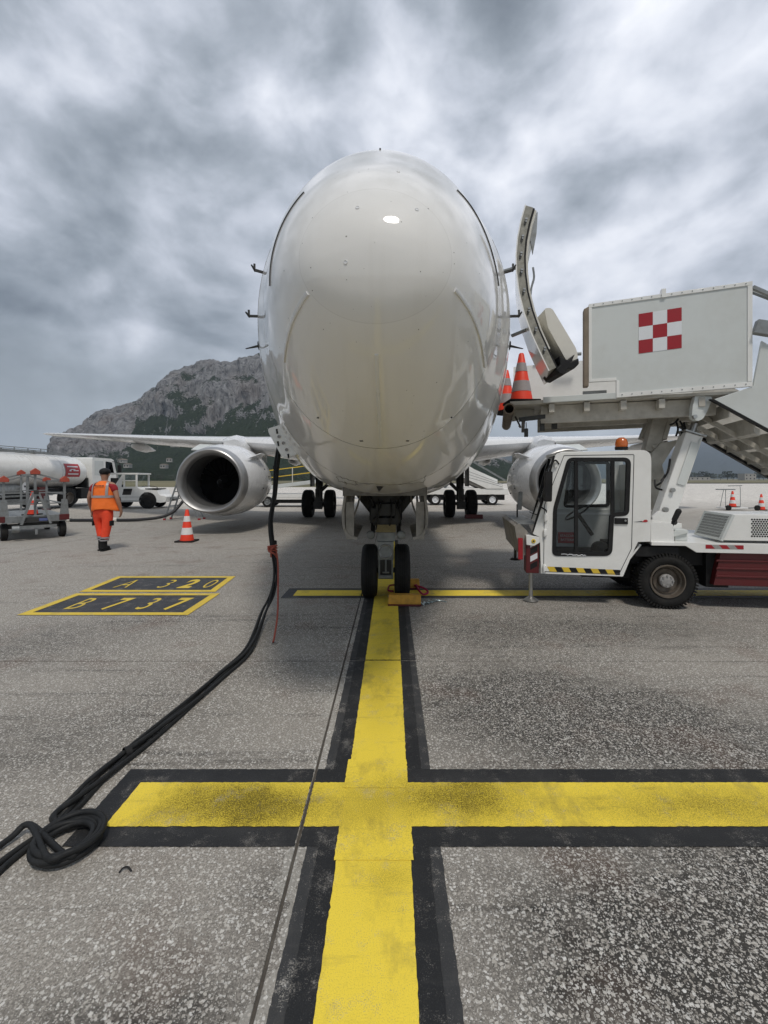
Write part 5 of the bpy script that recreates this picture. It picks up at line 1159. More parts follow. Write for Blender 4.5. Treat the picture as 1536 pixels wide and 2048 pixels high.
# ================================================================== PERSON
per = thing('person', 'man in orange vest, red-orange trousers and black cap walking away', 'person', tuple(G(207, 1101)))
PB = Vector(G(207, 1101))
def skinned(name, verts, edges, mat_, root=0, sub=2, parent=per, smooth=True):
    me = bpy.data.meshes.new(name); me.from_pydata([tuple(PB + Vector(v[:3])) for v in verts], edges, [])
    me.materials.append(mat_); o = bpy.data.objects.new(name, me); COL.objects.link(o); attach(o, parent)
    sk = o.modifiers.new('skin', 'SKIN'); sk.use_smooth_shade = True
    for i, v in enumerate(verts):
        r = v[3]; me.skin_vertices[0].data[i].radius = (r, v[4] if len(v) > 4 else r); me.skin_vertices[0].data[i].use_root = (i == root)
    s = o.modifiers.new('sub', 'SUBSURF'); s.levels = sub; s.render_levels = sub
    return o
SH = 1.43
V = [(0, 0, .98, .15, .12), (0, 0, 1.12, .15, .12), (0, .01, 1.30, .16, .12), (0, .02, 1.44, .10, .09), (0, .03, 1.52, .058, .058), (0, .045, 1.60, .075, .085), (0, .05, 1.69, .088, .098), (0, .05, 1.765, .06, .07)]
E_ = [(0, 1), (1, 2), (2, 3), (3, 4), (4, 5), (5, 6), (6, 7)]
def limb(pts, start):
    prev = start
    for p in pts: V.append(p); E_.append((prev, len(V) - 1)); prev = len(V) - 1
    return prev
for sg, hy in ((-1, .10), (1, -.02)):
    wr = limb([(sg * .20, .02, SH, .068), (sg * .265, .0, 1.28, .058), (sg * .315, -.02 + hy * .2, 1.14, .048), (sg * .345, .02 + hy * .6, .99, .042), (sg * .36, .05 + hy, .885, .03), (sg * .365, .06 + hy, .845, .042, .026)], 3)
    for f, (dx, L_) in enumerate(((-.025, .07), (-.008, .082), (.010, .076), (.026, .06))):
        b = V[wr]; limb([(b[0] - sg * .01 , b[1] + dx, b[2] - .045, .0105), (b[0] - sg * .015, b[1] + dx, b[2] - .045 - L_ * .55, .0098), (b[0] - sg * .035, b[1] + dx * 1.05, b[2] - .045 - L_, .0085)], wr)
    b = V[wr]; limb([(b[0] - sg * .02, b[1] + .035, b[2] - .01, .013), (b[0] - sg * .03, b[1] + .05, b[2] - .055, .0105)], wr)
for sg, pts in ((-1, [(-.10, 0, .90, .10), (-.10, .04, .50, .06), (-.045, .02, .12, .05)]), (1, [(.10, .0, .90, .10), (.085, -.01, .50, .06), (.045, -.06, .12, .05)])): limb(pts, 0)
bodyo = skinned('body', V, E_, skin)
for sg in (-1, 1):   # ears on the skull, nose on the far side
    m = MB(); m.ball(PB + Vector((sg * .092, .05, 1.655)), .028, 8, 6, (.4, .8, 1.1)); m.build('ear', skin, bodyo)
m = MB(); m.ball(PB + Vector((0, .155, 1.645)), .022, 8, 6, (.7, 1, 1.2)); m.build('nose', skin, bodyo)
for sg in (-1, 1): m = MB(); m.ball(PB + Vector((sg * .033, .138, 1.675)), .012, 8, 6); m.build('eye', signdark, bodyo)
m = MB(); m.ball(PB + Vector((0, .05, 1.715)), .108, 20, 12, (1, 1.08, .80)); m.ball(PB + Vector((0, .12, 1.70)), .085, 14, 8, (1, 1.1, .2)); m.build('cap', bootm, per)
T = [(0, -.01, .99, .20, .165), (0, -.015, .90, .185, .17)]; TE = [(0, 1)]
def tl(pts, st):
    pr = st
    for p in pts: T.append(p); TE.append((pr, len(T) - 1)); pr = len(T) - 1
tl([(-.105, -.01, .78, .125), (-.105, .03, .62, .105), (-.098, .04, .48, .09), (-.072, .03, .34, .082), (-.058, .02, .24, .072)], 1)
tl([(.105, -.02, .78, .125), (.10, -.03, .62, .108), (.085, -.03, .48, .095), (.068, -.05, .34, .088), (.055, -.06, .22, .078)], 1)
trs = skinned('trousers', T, TE, trou)
for (x, y, z, r_) in ((-.066, .03, .30, .088), (-.060, .02, .25, .08), (.062, -.055, .29, .094), (.057, -.06, .235, .086)):
    m = MB(); m.smooth = True; m.lathe([(-.016, r_), (.016, r_ * 1.02)], PB + Vector((x, y, z)), (0, 0, 1), 18); m.build('reflective_band', reflm, trs, fix=False)
for (x, y, z) in ((-.215, .02, .60), (.205, -.04, .60)): m = MB(); m.box(PB + Vector((x, y, z)), (.035, .12, .11)); m.build('pocket', bootm, trs, bevel=.01)
for (x, y, fy) in ((-.055, .02, .03), (.05, -.06, .0)):
    m = MB(); m.smooth = True; m.lathe([(0, .062), (.06, .064), (.14, .062), (.24, .07), (.25, .05)], PB + Vector((x, y, .045)), (0, 0, 1), 16); m.ball(PB + Vector((x, y + .06, .055)), .06, 14, 8, (.85, 2.3, .85)); m.smooth = False
    m.prism(rpoly([(x - .05, y - .085), (x + .05, y - .085), (x + .055, y + .19), (x - .055, y + .19)], .04), .0, .03, lambda a, b, z: PB + Vector((a, z, b))); m.build('boot', bootm, per)
# shirt: torso with short sleeves; vest over it
VS = [(0, 0, 1.02, .17, .13), (0, 0, 1.16, .175, .135), (0, .01, 1.32, .18, .135), (0, .02, 1.45, .12, .10), (-.19, .015, SH, .088), (-.26, .0, 1.27, .078), (.19, .015, SH, .088), (.26, .0, 1.27, .078)]
skinned('shirt', VS, [(0, 1), (1, 2), (2, 3), (3, 4), (4, 5), (3, 6), (6, 7)], shirt)
def vest():
    m = MB(); m.smooth = True; n = 36; ring = [(.88, .245, .20), (.93, .25, .205), (1.05, .238, .195), (1.16, .232, .185), (1.28, .228, .178), (1.38, .215, .165), (1.44, .175, .14), (1.50, .10, .09), (1.515, .078, .075)]
    rg = random.Random(2); vs = []
    for j, (z, a, b) in enumerate(ring):
        for i in range(n):
            t = 2 * math.pi * i / n; k = 1 + .035 * math.sin(3 * t + j) * (1.6 - z) + .012 * math.sin(7 * t + 2 * j)
            fl = .09 * max(0, math.cos(t - .3)) ** 3 if j < 2 else 0; zz = z - (.03 * math.sin(2 * t + 1) if j == 0 else 0)
            vs.append(PB + Vector((math.cos(t) * a * k + fl, .01 + math.sin(t) * b * k, zz)))
    m.add(vs, [(j * n + i, j * n + (i + 1) % n, (j + 1) * n + (i + 1) % n, (j + 1) * n + i) for j in range(len(ring) - 1) for i in range(n)])
    v_ = m.build('vest', vestm, per, fix=False); sl2 = v_.modifiers.new('sub', 'SUBSURF'); sl2.levels = 1; sl2.render_levels = 1
    so_ = v_.modifiers.new('sol', 'SOLIDIFY'); so_.thickness = .008
    # tape: one ring and two vertical bands on the back
    m = MB(); m.smooth = True; vs = []
    for z, a, b in ((1.155, .238, .193), (1.205, .236, .189)):
        for i in range(n):
            t = 2 * math.pi * i / n; k = 1.012 + .035 * math.sin(3 * t + 3) * (1.6 - z) + .012 * math.sin(7 * t + 6); vs.append(PB + Vector((math.cos(t) * a * k, .01 + math.sin(t) * b * k, z)))
    m.add(vs, [(i, (i + 1) % n, n + (i + 1) % n, n + i) for i in range(n)]); m.build('reflective_tape', reflm, v_, fix=False)
    for sg in (-1, 1):
        m = MB(); vs = []; m.smooth = True
        for z, y in ((1.20, -.178), (1.28, -.174), (1.36, -.160), (1.42, -.140), (1.46, -.115), (1.49, -.07)):
            for x in (.135, .178): vs.append(PB + Vector((sg * x * (1 - max(0, z - 1.40) * 1.3), y * math.sqrt(max(.05, 1 - (x / .232) ** 2)) * 1.06 - .008, z)))
        m.add(vs, [(2 * i, 2 * i + 1, 2 * i + 3, 2 * i + 2) for i in range(5)]); m.build('reflective_tape', reflm, v_, fix=False)
    m = MB(); rg = random.Random(4)
    for i in range(9): m.box(PB + Vector((-.10 + i * .025, -.165 - (.003 if 1 < i < 7 else -.006), 1.412)), (.016, .006, .022 + rg.random() * .006))
    m.build('back_lettering', signdark, v_)
vest()
m = MB(); m.box(PB + Vector((-.345, .17, .77)), (.05, .07, .10)); m.cyl(PB + Vector((-.345, .17, .73)), PB + Vector((-.345, .17, .66)), .008); tag(m.build('handheld_radio', black, None, .01), 'small black radio held in the walking man\'s left hand', 'radio')

# ================================================================== FUEL TRUCK (parallel to the aircraft, tank end and cab ahead)
TX = -17.05
tk = thing('tanker_truck', 'white fuel tanker truck parked behind the baggage cart', 'tanker truck', (TX - 1.2, 22, 0))
m = MB(); m.smooth = True
m.lathe([(0, .02), (.06, .7), (.22, .93), (.5, .9), (9.5, .9), (9.8, .85), (9.95, .7), (10.0, .02)], (TX - 1.2, 15.6, 1.93), (0, 1, 0), 40, 1.33); tank = m.build('tank', white, tk)
for y in (17.5, 19.6, 21.6, 23.5):
    m = MB(); m.lathe([(-.02, .902), (-.02, .910), (.02, .910), (.02, .902)], (TX - 1.2, y, 1.93), (0, 1, 0), 40, 1.33); m.build('tank_band', cowlp, tank)
m = MB()
for x in (-.55, .55): m.bar((TX - 1.2 + x, 16, 2.90), (TX - 1.2 + x, 25, 2.90), .05, .07); m.bar((TX - 1.2 + x, 16.5, 3.06), (TX - 1.2 + x, 24.5, 3.06), .03, .03)
for i in range(11): m.bar((TX - 1.75, 16.4 + i * .8, 2.91), (TX - .65, 16.4 + i * .8, 2.91), .05, .05); m.bar((TX - .65, 16.4 + i * .8, 2.84), (TX - .65, 16.4 + i * .8, 3.06), .03, .03)
for y in (18.5, 20.8, 22.8): m.cyl((TX - 1.2, y, 2.8), (TX - 1.2, y, 2.98), .25)
m.build('catwalk', galv, tk)
# sign on the tank side, following its curve
def tank_pt(y, a): return Vector((TX - 1.2 + math.cos(a) * 1.205, y, 1.93 + math.sin(a) * .907))
m = MB(); vs = []; m.smooth = True
for i in range(8):
    for y in (23.65, 24.75): vs.append(tank_pt(y, R(-18) + R(46) * i / 7) + Vector((.01, 0, .004)))
m.add(vs, [(2 * i, 2 * i + 1, 2 * i + 3, 2 * i + 2) for i in range(7)]); sgn = m.build('tank_sign', signred, tk, fix=False)
m = MB()
for (y0, y1, a0, a1) in ((23.8, 24.6, 15, 19), (24.0, 24.35, 6, 8.5), (23.9, 24.05, 1, 6), (24.2, 24.6, 2, 5), (23.8, 24.6, -10, -6)):
    m.add([tank_pt(y, R(a)) + Vector((.022, 0, .01)) for y, a in ((y0, a0), (y1, a0), (y1, a1), (y0, a1))], [(0, 1, 2, 3)])
m.build('sign_lettering', signwhite, sgn, fix=False)
m = MB(); m.b2((TX - 2.2, 15.6, .75), (TX - .25, 27.4, 1.0)); m.b2((TX - .5, 16.5, .55), (TX - .1, 22.6, 1.0)); m.b2((TX - .35, 24.9, .45), (TX - .05, 26.5, 1.05)); m.build('chassis', black, tk)
m = MB(); m.b2((TX - .15, 16.5, .72), (TX - .02, 22.8, .80)); m.b2((TX - .2, 18, .42), (TX - .05, 22.3, .55)); m.build('side_guard', galv, tk)
m = MB(); m.b2((TX - .12, 21.9, .55), (TX - .01, 22.4, 1.15)); m.build('red_locker', darkred, tk)
m = MB(); m.cyl((TX - .4, 19.2, 1.0), (TX - .4, 20.9, 1.0), .33, None, 20); m.build('air_tank', galv, tk)
p = Vector((TX + .0, 21.0, 1.15)); m = MB(); m.add([p + Vector((.01, 0, .27)), p + Vector((.01, .27, 0)), p + Vector((.01, 0, -.27)), p + Vector((.01, -.27, 0))], [(0, 1, 2, 3)]); m.cur = 1; m.box(p + Vector((.015, .02, .05)), (.01, .12, .08)); m.build('hazard_diamond', [signwhite, signdark], tk)
def road_wheel(x, y, r, wd, parent, hubm, sg=1, name='wheel', ax='x'):
    m = MB(); h = wd / 2; d = Vector((sg, 0, 0)) if ax == 'x' else Vector((0, sg, 0))
    m.lathe([(-h, .5 * r), (-h, .8 * r), (-h * .8, .97 * r), (-h * .5, r), (h * .5, r), (h * .8, .97 * r), (h, .8 * r), (h, .58 * r)], (x, y, r), d, 28); m.cur = 1
    m.lathe([(h, .58 * r), (h * .9, .54 * r), (h * .45, .48 * r), (h * .35, .28 * r), (h * .7, .22 * r), (h * .7, 0)], (x, y, r), d, 24); m.lathe([(-h, .5 * r), (-h * .5, 0)], (x, y, r), d, 20)
    return m.build(name, [rubber, hubm], parent)
for y in (16.8, 18.1, 24.0, 27.1): road_wheel(TX - .2, y, .54, .34, tk, brass); road_wheel(TX - 2.2, y, .54, .34, tk, brass, -1)
m = MB(); m.smooth = True; m.lathe([(-.3, .60), (-.3, .66), (.05, .66), (.05, .60)], (TX - .1, 24.0, .54), (1, 0, 0), 32); m.build('mudguard', black, tk) if False else None
m = MB(); q = rpoly([(25.75, 1.05), (28.0, 1.05), (28.1, 1.7), (27.75, 2.70), (27.5, 2.78), (25.75, 2.78)], .08)
m.prism(q, TX - 2.3, TX, lambda a, y, z: Vector((y, a, z))); cb3 = m.build('cab', white, tk, bevel=.03)
m = MB(); m.prism(rpoly([(26.95, 1.85), (27.78, 1.85), (27.55, 2.55), (26.95, 2.6)], .06), TX + .004, TX + .012, lambda a, y, z: Vector((y, a, z))); m.build('window', darkglass, cb3)
m = MB(); m.prism(rpoly([(25.95, 1.75), (26.75, 1.75), (26.75, 2.6), (25.95, 2.6)], .04), TX + .003, TX + .010, lambda a, y, z: Vector((y, a, z))); m.build('side_panel', panelw, cb3)
m = MB(); m.tube([(TX, 27.6, 2.6), (TX + .25, 27.9, 2.55), (TX + .28, 27.9, 2.4)], .02, 6); m.prism(rpoly([(TX + .16, 1.9), (TX + .36, 1.9), (TX + .36, 2.4), (TX + .16, 2.4)], .04), 27.85, 27.95); m.build('mirror', black, cb3)
m = MB(); m.cyl((TX - 1.2, 25.3, 1.2), (TX - 1.2, 25.7, 2.4), .1); m.b2((TX - 2.2, 25.62, 1.05), (TX - .2, 25.72, 1.6)); m.build('cab_rear_frame', darkmetal, tk)

# ================================================================== BAGGAGE CART (diagonal, drawbar raised)
ct = thing('baggage_cart', 'grey steel baggage cart with red corner hoods and raised drawbar', 'baggage cart', (0, 0, 0))
def cart():
    W2, Lc = .66, 3.0
    m = MB(); m.b2((-W2, 0, .50), (W2, Lc, .60)); m.b2((-W2, -.02, .44), (W2, .06, .62)); m.build('bed', galv, ct, bevel=.01)
    m = MB()
    for y in (.3, Lc - .3):
        m = MB(); m.b2((-W2 + .05, y - .06, .28), (W2 - .05, y + .06, .40)); m.b2((-.3, y - .2, .36), (.3, y + .2, .5)); m.build('axle', darkmetal, ct)
    for y in (.25, Lc - .3):
        for sg in (-1, 1): road_wheel(sg * (W2 - .06), y, .215, .15, ct, galv, sg)
    for y in (.04, Lc - .05):
        tops = {-1: 1.52, 0: 1.72, 1: 1.52}
        for k_ in (-1, 0, 1):
            m = MB(); m.b2((k_ * (W2 - .04) - .025, y - .03, .6), (k_ * (W2 - .04) + .025, y + .03, tops[k_])); m.build('post', galv, ct)
            x = k_ * (W2 - .04); zt = tops[k_]
            m = MB(); m.prism([(x - .10, zt - .04), (x + .10, zt - .04), (x + .10, zt + .04), (x, zt + .12), (x - .10, zt + .04)], y - .09, y + .09); m.build('corner_hood', hood, ct, bevel=.01)
        m = MB()
        for sg in (-1, 1): m.bar((sg * (W2 - .04), y, 1.50), (0, y, 1.70), .04, .04)
        m.bar((-W2, y, 1.2), (W2, y, 1.2), .035, .03); m.bar((-W2, y, .92), (W2, y, .92), .035, .03); m.build('end_rail', galv, ct)
        for k_ in (-1, 1):
            m = MB(); x = k_ * (W2 - .04); m.prism([(x - .10, .6), (x + .10, .6), (x + .06, 1.02), (x - .06, 1.02)], y - .035, y + .035); m.build('gusset', galv, ct)
            m = MB(); m.b2((k_ * W2 - .16, y - .08, .47), (k_ * W2 + .06, y + .08, .62)); m.build('corner_bumper', darkred, ct, bevel=.01)
    m = MB()
    for k_ in (-1, 1): x = k_ * (W2 - .04); m.bar((x, .04, 1.5), (x, Lc - .05, 1.5), .04, .04); m.bar((x, .04, 1.15), (x, Lc - .05, 1.15), .03, .03); m.bar((x, .04, .9), (x, Lc - .05, .9), .03, .03)
    m.bar((0, .04, 1.68), (0, Lc - .05, 1.68), .04, .04); m.b2((-.03, 1.5, .6), (.03, 1.56, 1.68)); m.build('side_rail', galv, ct)
    m = MB(); m.bar((-.30, -.16, .40), (-.05, -.13, 1.22), .05, .05); m.bar((.30, -.16, .40), (.05, -.13, 1.22), .05, .05); m.bar((-.42, -.16, .34), (.42, -.16, .34), .07, .07); m.cyl((-.48, -.16, .30), (-.34, -.16, .30), .09); m.bar((0, -.16, .32), (0, -.17, .14), .05, .04); m.cur = 1; m.bar((-.05, -.13, 1.22), (.05, -.13, 1.22), .07, .1); m.b2((-.26, -.13, .46), (.26, -.09, .58)); m.cur = 2; m.b2((.06, -.135, .48), (.24, -.131, .55)); m.build('drawbar', [galv, darkmetal, signblue], ct)
cart()
CTL = Vector((-9.12, 11.62, 0)); ct.location = CTL; ct.rotation_euler = (0, 0, R(45))
rt = Matrix.Rotation(R(45), 3, 'Z')
dup(c1, CTL + rt @ Vector((.0, .55, .60)), .2, 'red and white cone riding on the baggage cart bed').scale = (.78,) * 3

# ================================================================== TOW TRACTOR
tw = thing('tow_tractor', 'white airport tow tractor with open cab behind the walking man', 'tow tractor', (0, 0, 0))
def tractor():
    m = MB(); m.prism(rpoly([(-1.6, .35), (1.1, .35), (1.35, .30), (1.62, .35), (1.66, .62), (1.3, .70), (1.2, .95), (.35, 1.0), (.15, 1.12), (-1.6, 1.12)], .03), 0, 1.45); m.build('body', white, tw, bevel=.015)
    m = MB(); m.b2((-1.55, .02, 1.12), (-1.49, .1, 1.80)); m.b2((-.52, .02, 1.12), (-.45, .1, 1.80)); m.b2((.1, .02, 1.12), (.18, .1, 1.80)); m.b2((-1.55, 1.35, 1.12), (-1.49, 1.43, 1.80)); m.b2((.1, 1.35, 1.12), (.18, 1.43, 1.80)); m.b2((-1.6, 0, 1.78), (.25, 1.45, 1.86)); m.b2((-.6, .02, 1.44), (.15, .06, 1.48)); m.prism([(-1.0, 1.12), (-.62, 1.12), (-.5, 1.78), (-.56, 1.78)], .01, .07); m.build('cab_frame', white, tw, bevel=.01)
    m = MB(); m.b2((-1.45, 1.38, 1.14), (.08, 1.40, 1.76)); m.build('cab_window', glass, tw)
    for x in (-.48, -.15): m = MB(); m.b2((x, .04, 1.5), (x + .25, .05, 1.76)); m.build('cab_window', glass, tw)
    m = MB(); m.prism([(-.72, .62), (-.05, .62), (.05, 1.10), (-.60, 1.10)], -.012, 0); m.cur = 1; m.prism([(-.55, .72), (-.12, .72), (-.04, 1.04), (-.48, 1.04)], -.018, -.012); m.build('cab_door', [white, darkglass], tw)
    m = MB(); m.b2((-1.3, .4, .9), (-.9, 1.0, 1.25)); m.b2((-1.35, .4, 1.2), (-1.25, 1.0, 1.6)); m.build('seat', black, tw)
    m = MB(); m.b2((.55, -.01, .72), (.75, 0, .85)); m.b2((.9, .1, .98), (1.05, .5, 1.06)); m.b2((.5, .2, 1.0), (1.15, 1.2, 1.05)); m.tube([(.4, .05, 1.15), (.8, .05, 1.18), (1.15, .05, 1.12), (1.2, .05, .98)], .018, 6); m.b2((1.6, .55, .38), (1.85, .9, .55)); m.build('hitch_gear', darkmetal, tw)
    m = MB(); m.b2((-.85, -.008, .38), (.45, 0, .42)); m.b2((-.85, -.009, .60), (.45, -.001, .615)); m.build('side_seam', galv, tw)
    for x in (-1.05, .72):
        road_wheel(x, .08, .36, .26, tw, black, -1, ax='y'); road_wheel(x, 1.36, .36, .26, tw, black, 1, ax='y')
        m = MB(); m.cyl((x, -.006, .42), (x, .02, .42), .44, None, 28); m.build('wheel_arch', black, tw)
tractor(); tw.location = (-13.35, 23.4, 0); tw.rotation_euler = (0, 0, R(4))

# ================================================================== STEP LADDER, FUEL HOSE
ld = thing('step_ladder', 'small metal step ladder with red feet standing under the left engine', 'ladder', (-8.05, 17.0, 0))
LB = Vector((-8.05, 17.0, 0)); m = MB()
for y in (0, .5): m.bar(LB + Vector((-.45, y, 0)), LB + Vector((.05, y, 1.5)), .04, .05)
m.build('rail', galv, ld); m = MB()
for y in (0.02, .48): m.bar(LB + Vector((.85, y, 0)), LB + Vector((.12, y, 1.5)), .035, .04)
m.bar(LB + Vector((.6, .02, .5)), LB + Vector((.6, .48, .5)), .03, .03); m.build('back_leg', galv, ld)
for i in range(5): m = MB(); z = .25 + i * .27; x = -.45 + z / 3; m.b2(LB + Vector((x - .02, .0, z)), LB + Vector((x + .16, .5, z + .03))); m.build('tread', galv, ld)
m = MB(); m.b2(LB + Vector((-.05, -.02, 1.48)), LB + Vector((.3, .52, 1.53))); m.build('top_step', galv, ld)
for (x, y) in ((-.45, 0), (-.45, .5), (.85, .02), (.85, .48)): m = MB(); m.box(LB + Vector((x, y, .03)), (.08, .07, .06)); m.build('foot', redp, ld)
hs = thing('fuel_hose', 'long black fuel hose with pale floats lying across the apron', 'hose', (-12, 16.3, 0))
hp = [(-19, 17.5, .06), (-16, 16.6, .06), (-13, 16.35, .06), (-10.5, 16.3, .06), (-9.0, 16.35, .08), (-8.2, 16.6, .22), (-7.85, 16.9, .6), (-7.6, 17.2, 1.2), (-7.4, 17.6, 1.9), (-7.3, 18.0, 2.7)]
m = MB(); m.tube(hp, .055, 10, 6); m.build('hose_line', fuelhose, hs)
for x in (-14.6, -13.6, -11.7, -10.0):
    y = float(np.interp(x, [-16, -13, -10.5, -9], [16.6, 16.35, 16.3, 16.35])); m = MB(); m.cyl((x - .14, y, .07), (x + .14, y, .07), .085, None, 12); m.build('hose_float', doorlin, hs)

# ================================================================== BELT LOADER behind the left main gear
bl_ = thing('belt_loader', 'white conveyor belt loader with yellow handrails behind the left main wheels', 'belt loader', (0, 0, 0))
m = MB(); m.b2((-2.2, 0, .42), (2.0, 1.5, .72)); m.b2((-2.2, -.012, .55), (2.0, 0, .60)); m.build('body', white, bl_, bevel=.02)
m = MB(); m.b2((-1.9, .1, .22), (1.7, 1.4, .42)); m.build('chassis', black, bl_)
m = MB(); m.bar((-3.4, .75, .85), (2.8, .75, 1.62), .95, .20); m.build('conveyor', panelw, bl_, bevel=.02)
m = MB(); m.bar((-3.4, .75, .963), (2.8, .75, 1.733), .75, .01); m.build('belt', black, bl_)
for x in (-3.2, -1.7, -.2, 1.3, 2.6):
    zb = .85 + (x + 3.4) * .124 + .08; m = MB(); m.bar((x, .28, zb), (x, .28, zb + .85), .045, .045); m.build('rail_post', conered if x in (-1.7,) else doorlin, bl_)
m = MB()
for dz in (.45, .85): m.bar((-3.2, .28, .95 + dz), (2.6, .28, 1.67 + dz), .04, .05)
m.build('handrail', yel, bl_)
for x in (-1.5, 1.3): road_wheel(x, .05, .3, .22, bl_, galv, -1, ax='y'); road_wheel(x, 1.4, .3, .22, bl_, galv, 1, ax='y')
bl_.location = (-5.2, 24.6, 0)

# ================================================================== BACK STAIR TRUCK
bs = thing('stair_truck', 'white stair truck seen beyond the right main wheels under the wing', 'stair truck', (0, 0, 0))
m = MB(); m.b2((-2.6, 0, .62), (2.4, 1.9, 1.0)); m.build('deck', white, bs, bevel=.03)
m = MB(); m.b2((-2.4, .15, .30), (2.2, 1.75, .62)); m.build('chassis', black, bs)
m = MB(); m.prism([(-2.0, 2.55), (-.4, 2.60), (2.1, 1.02), (2.1, .98), (1.1, .98), (-1.5, 2.2), (-2.0, 2.2)], -.05, 0); side = m.build('stair_side', white, bs, bevel=.01)
m = MB()
for dz in (.22, .45, .68): m.bar((-1.1, -.052, 2.62 - dz + .0), (2.05, -.052, 1.1 + (.62 - dz) * .35), .008, .02)
m.build('panel_seam', galv, side)
m = MB(); m.prism([(-1.5, 2.20), (1.1, .98), (.8, .95), (-1.6, 2.02)], .0, 1.5); m.build('stair_underside', bayg, bs)
m = MB(); m.prism([(-2.0, 2.2), (-.4, 2.62), (2.1, 1.5), (2.1, 1.0)], 1.5, 1.55); m.build('stair_side', white, bs)
m = MB(); m.bar((-.2, -.03, 2.85), (2.2, -.03, 1.45), .06, .10); m.build('handrail', galv, bs)
for (a, b) in ((-1.0, .62),):
    m = MB(); m.cur = 0; m.add([(-1.30, -.056, 2.47), (-.95, -.056, 2.25), (-.93, -.056, 2.30), (-1.26, -.056, 2.50)], [(0, 1, 2, 3)]); m.cur = 1; m.lathe([(.056, .13), (.058, .13), (.058, .05), (.056, .05)], (-.80, 0, 2.27), (0, -1, 0), 20, closed=True); m.build('side_logo', [signblue, signred], side, fix=False)
m = MB(); m.b2((-2.6, .2, 1.0), (-1.5, 1.7, 1.95)); m.build('cab', white, bs, bevel=.05)
m = MB(); m.b2((-2.3, .19, 1.35), (-1.7, .2, 1.8)); m.build('window', darkglass, bs)
m = MB(); m.bar((-1.3, .6, 1.0), (-.5, .6, 1.85), .12, .12); m.bar((-.2, .6, 1.0), (-.9, .6, 1.85), .12, .12); m.build('scissor_arm', galv, bs)
for x in (-1.9, 1.45): road_wheel(x, .10, .33, .24, bs, signwhite, -1, ax='y'); road_wheel(x, 1.8, .33, .24, bs, signwhite, 1, ax='y')
bs.location = (4.55, 26.4, 0)

# ================================================================== TROLLEY under the far cone, towbar lines
tl_ = thing('trolley', 'low white trolley with thin posts carrying a cone on the far apron', 'trolley', (17.05, 22.4, 0))
m = MB(); m.b2((16.45, 22.1, .08), (17.7, 22.7, .145)); m.build('bed', white, tl_, bevel=.01)
for (x, y) in ((16.62, 22.1), (18.0, 22.05)): m = MB(); m.cyl((x, y - .04, .13), (x, y + .04, .13), .13, None, 16); m.build('wheel', rubber, tl_)
m = MB(); m.bar((17.6, 22.1, .12), (18.0, 22.1, .13), .05, .05)
for (x0, x1) in ((16.5, 16.68), (16.78, 16.78), (17.52, 17.52)): m.cyl((x0, 22.5, .14), (x1, 22.5, 1.02), .014, None, 6)
m.b2((16.35, 22.4, 1.0), (17.2, 22.6, 1.05)); m.cyl((16.9, 22.5, 1.2), (17.6, 22.5, 1.22), .02, None, 6); m.cyl((17.52, 22.5, 1.0), (17.5, 22.5, 1.2), .012, None, 6); m.build('post_frame', galv, tl_)

# ================================================================== MOUNTAIN, HILLS
def terrain(name, ridge, D, t0, us, nt_, amp, seed, prof, attr=None):
    rows = []; k = len(us)
    m = MB(); m.smooth = True; rock = []
    tt = list(np.linspace(0, 1, nt_)) + [1.12, 1.3, 1.6]
    for t in tt:
        for u in us:
            jag = (mnoise.noise(Vector((u / 14.0, seed, 0))) * 5 + mnoise.noise(Vector((u / 5.0, seed, 4))) * 2.2) if 108 < u < 900 else 0
            r = (jag + float(np.interp(u, [p[0] for p in ridge], [p[1] for p in ridge]))) / FPX * D
            Y = D * (t0 + (1 - t0) * t)
            h = float(np.interp(t, [p[0] for p in prof] + [1.3, 1.6], [p[1] for p in prof] + [.55, -.02]))
            x = (u - UX) / FPX * (D * (t0 + (1 - t0) * min(1, t)))
            q = Vector((x / 42, Y / 42, seed))
            n = mnoise.fractal(q, 1.0, 2.0, 6) ; n2 = mnoise.ridged_multi_fractal(Vector((x / 24, Y / 75, seed + 3)), 1.0, 2.1, 5, 1.0, 2.0) - 1.0
            env = math.sin(math.pi * min(1, max(0, h))) * .8 + .2
            z = r * h + (n * amp + n2 * amp * .8 * (h > .3)) * env * min(1, r / 30) * (1 if t < .97 else .7)
            dy = mnoise.fractal(Vector((x / 30, z / 30, seed + 9)), 1.0, 2.0, 5) * amp * 1.3
            m.v.append((x + CX, Y + dy, max(z, -.5) if t > .02 else -.5))
            rock.append(h + (.5 if u < 262 and name == 'mountain' else 0) + n * .35)
    for j in range(len(tt) - 1):
        for i in range(k - 1): m.f.append((j * k + i, j * k + i + 1, (j + 1) * k + i + 1, (j + 1) * k + i)); m.m.append(0); m.sm.append(True)
    return m, rock
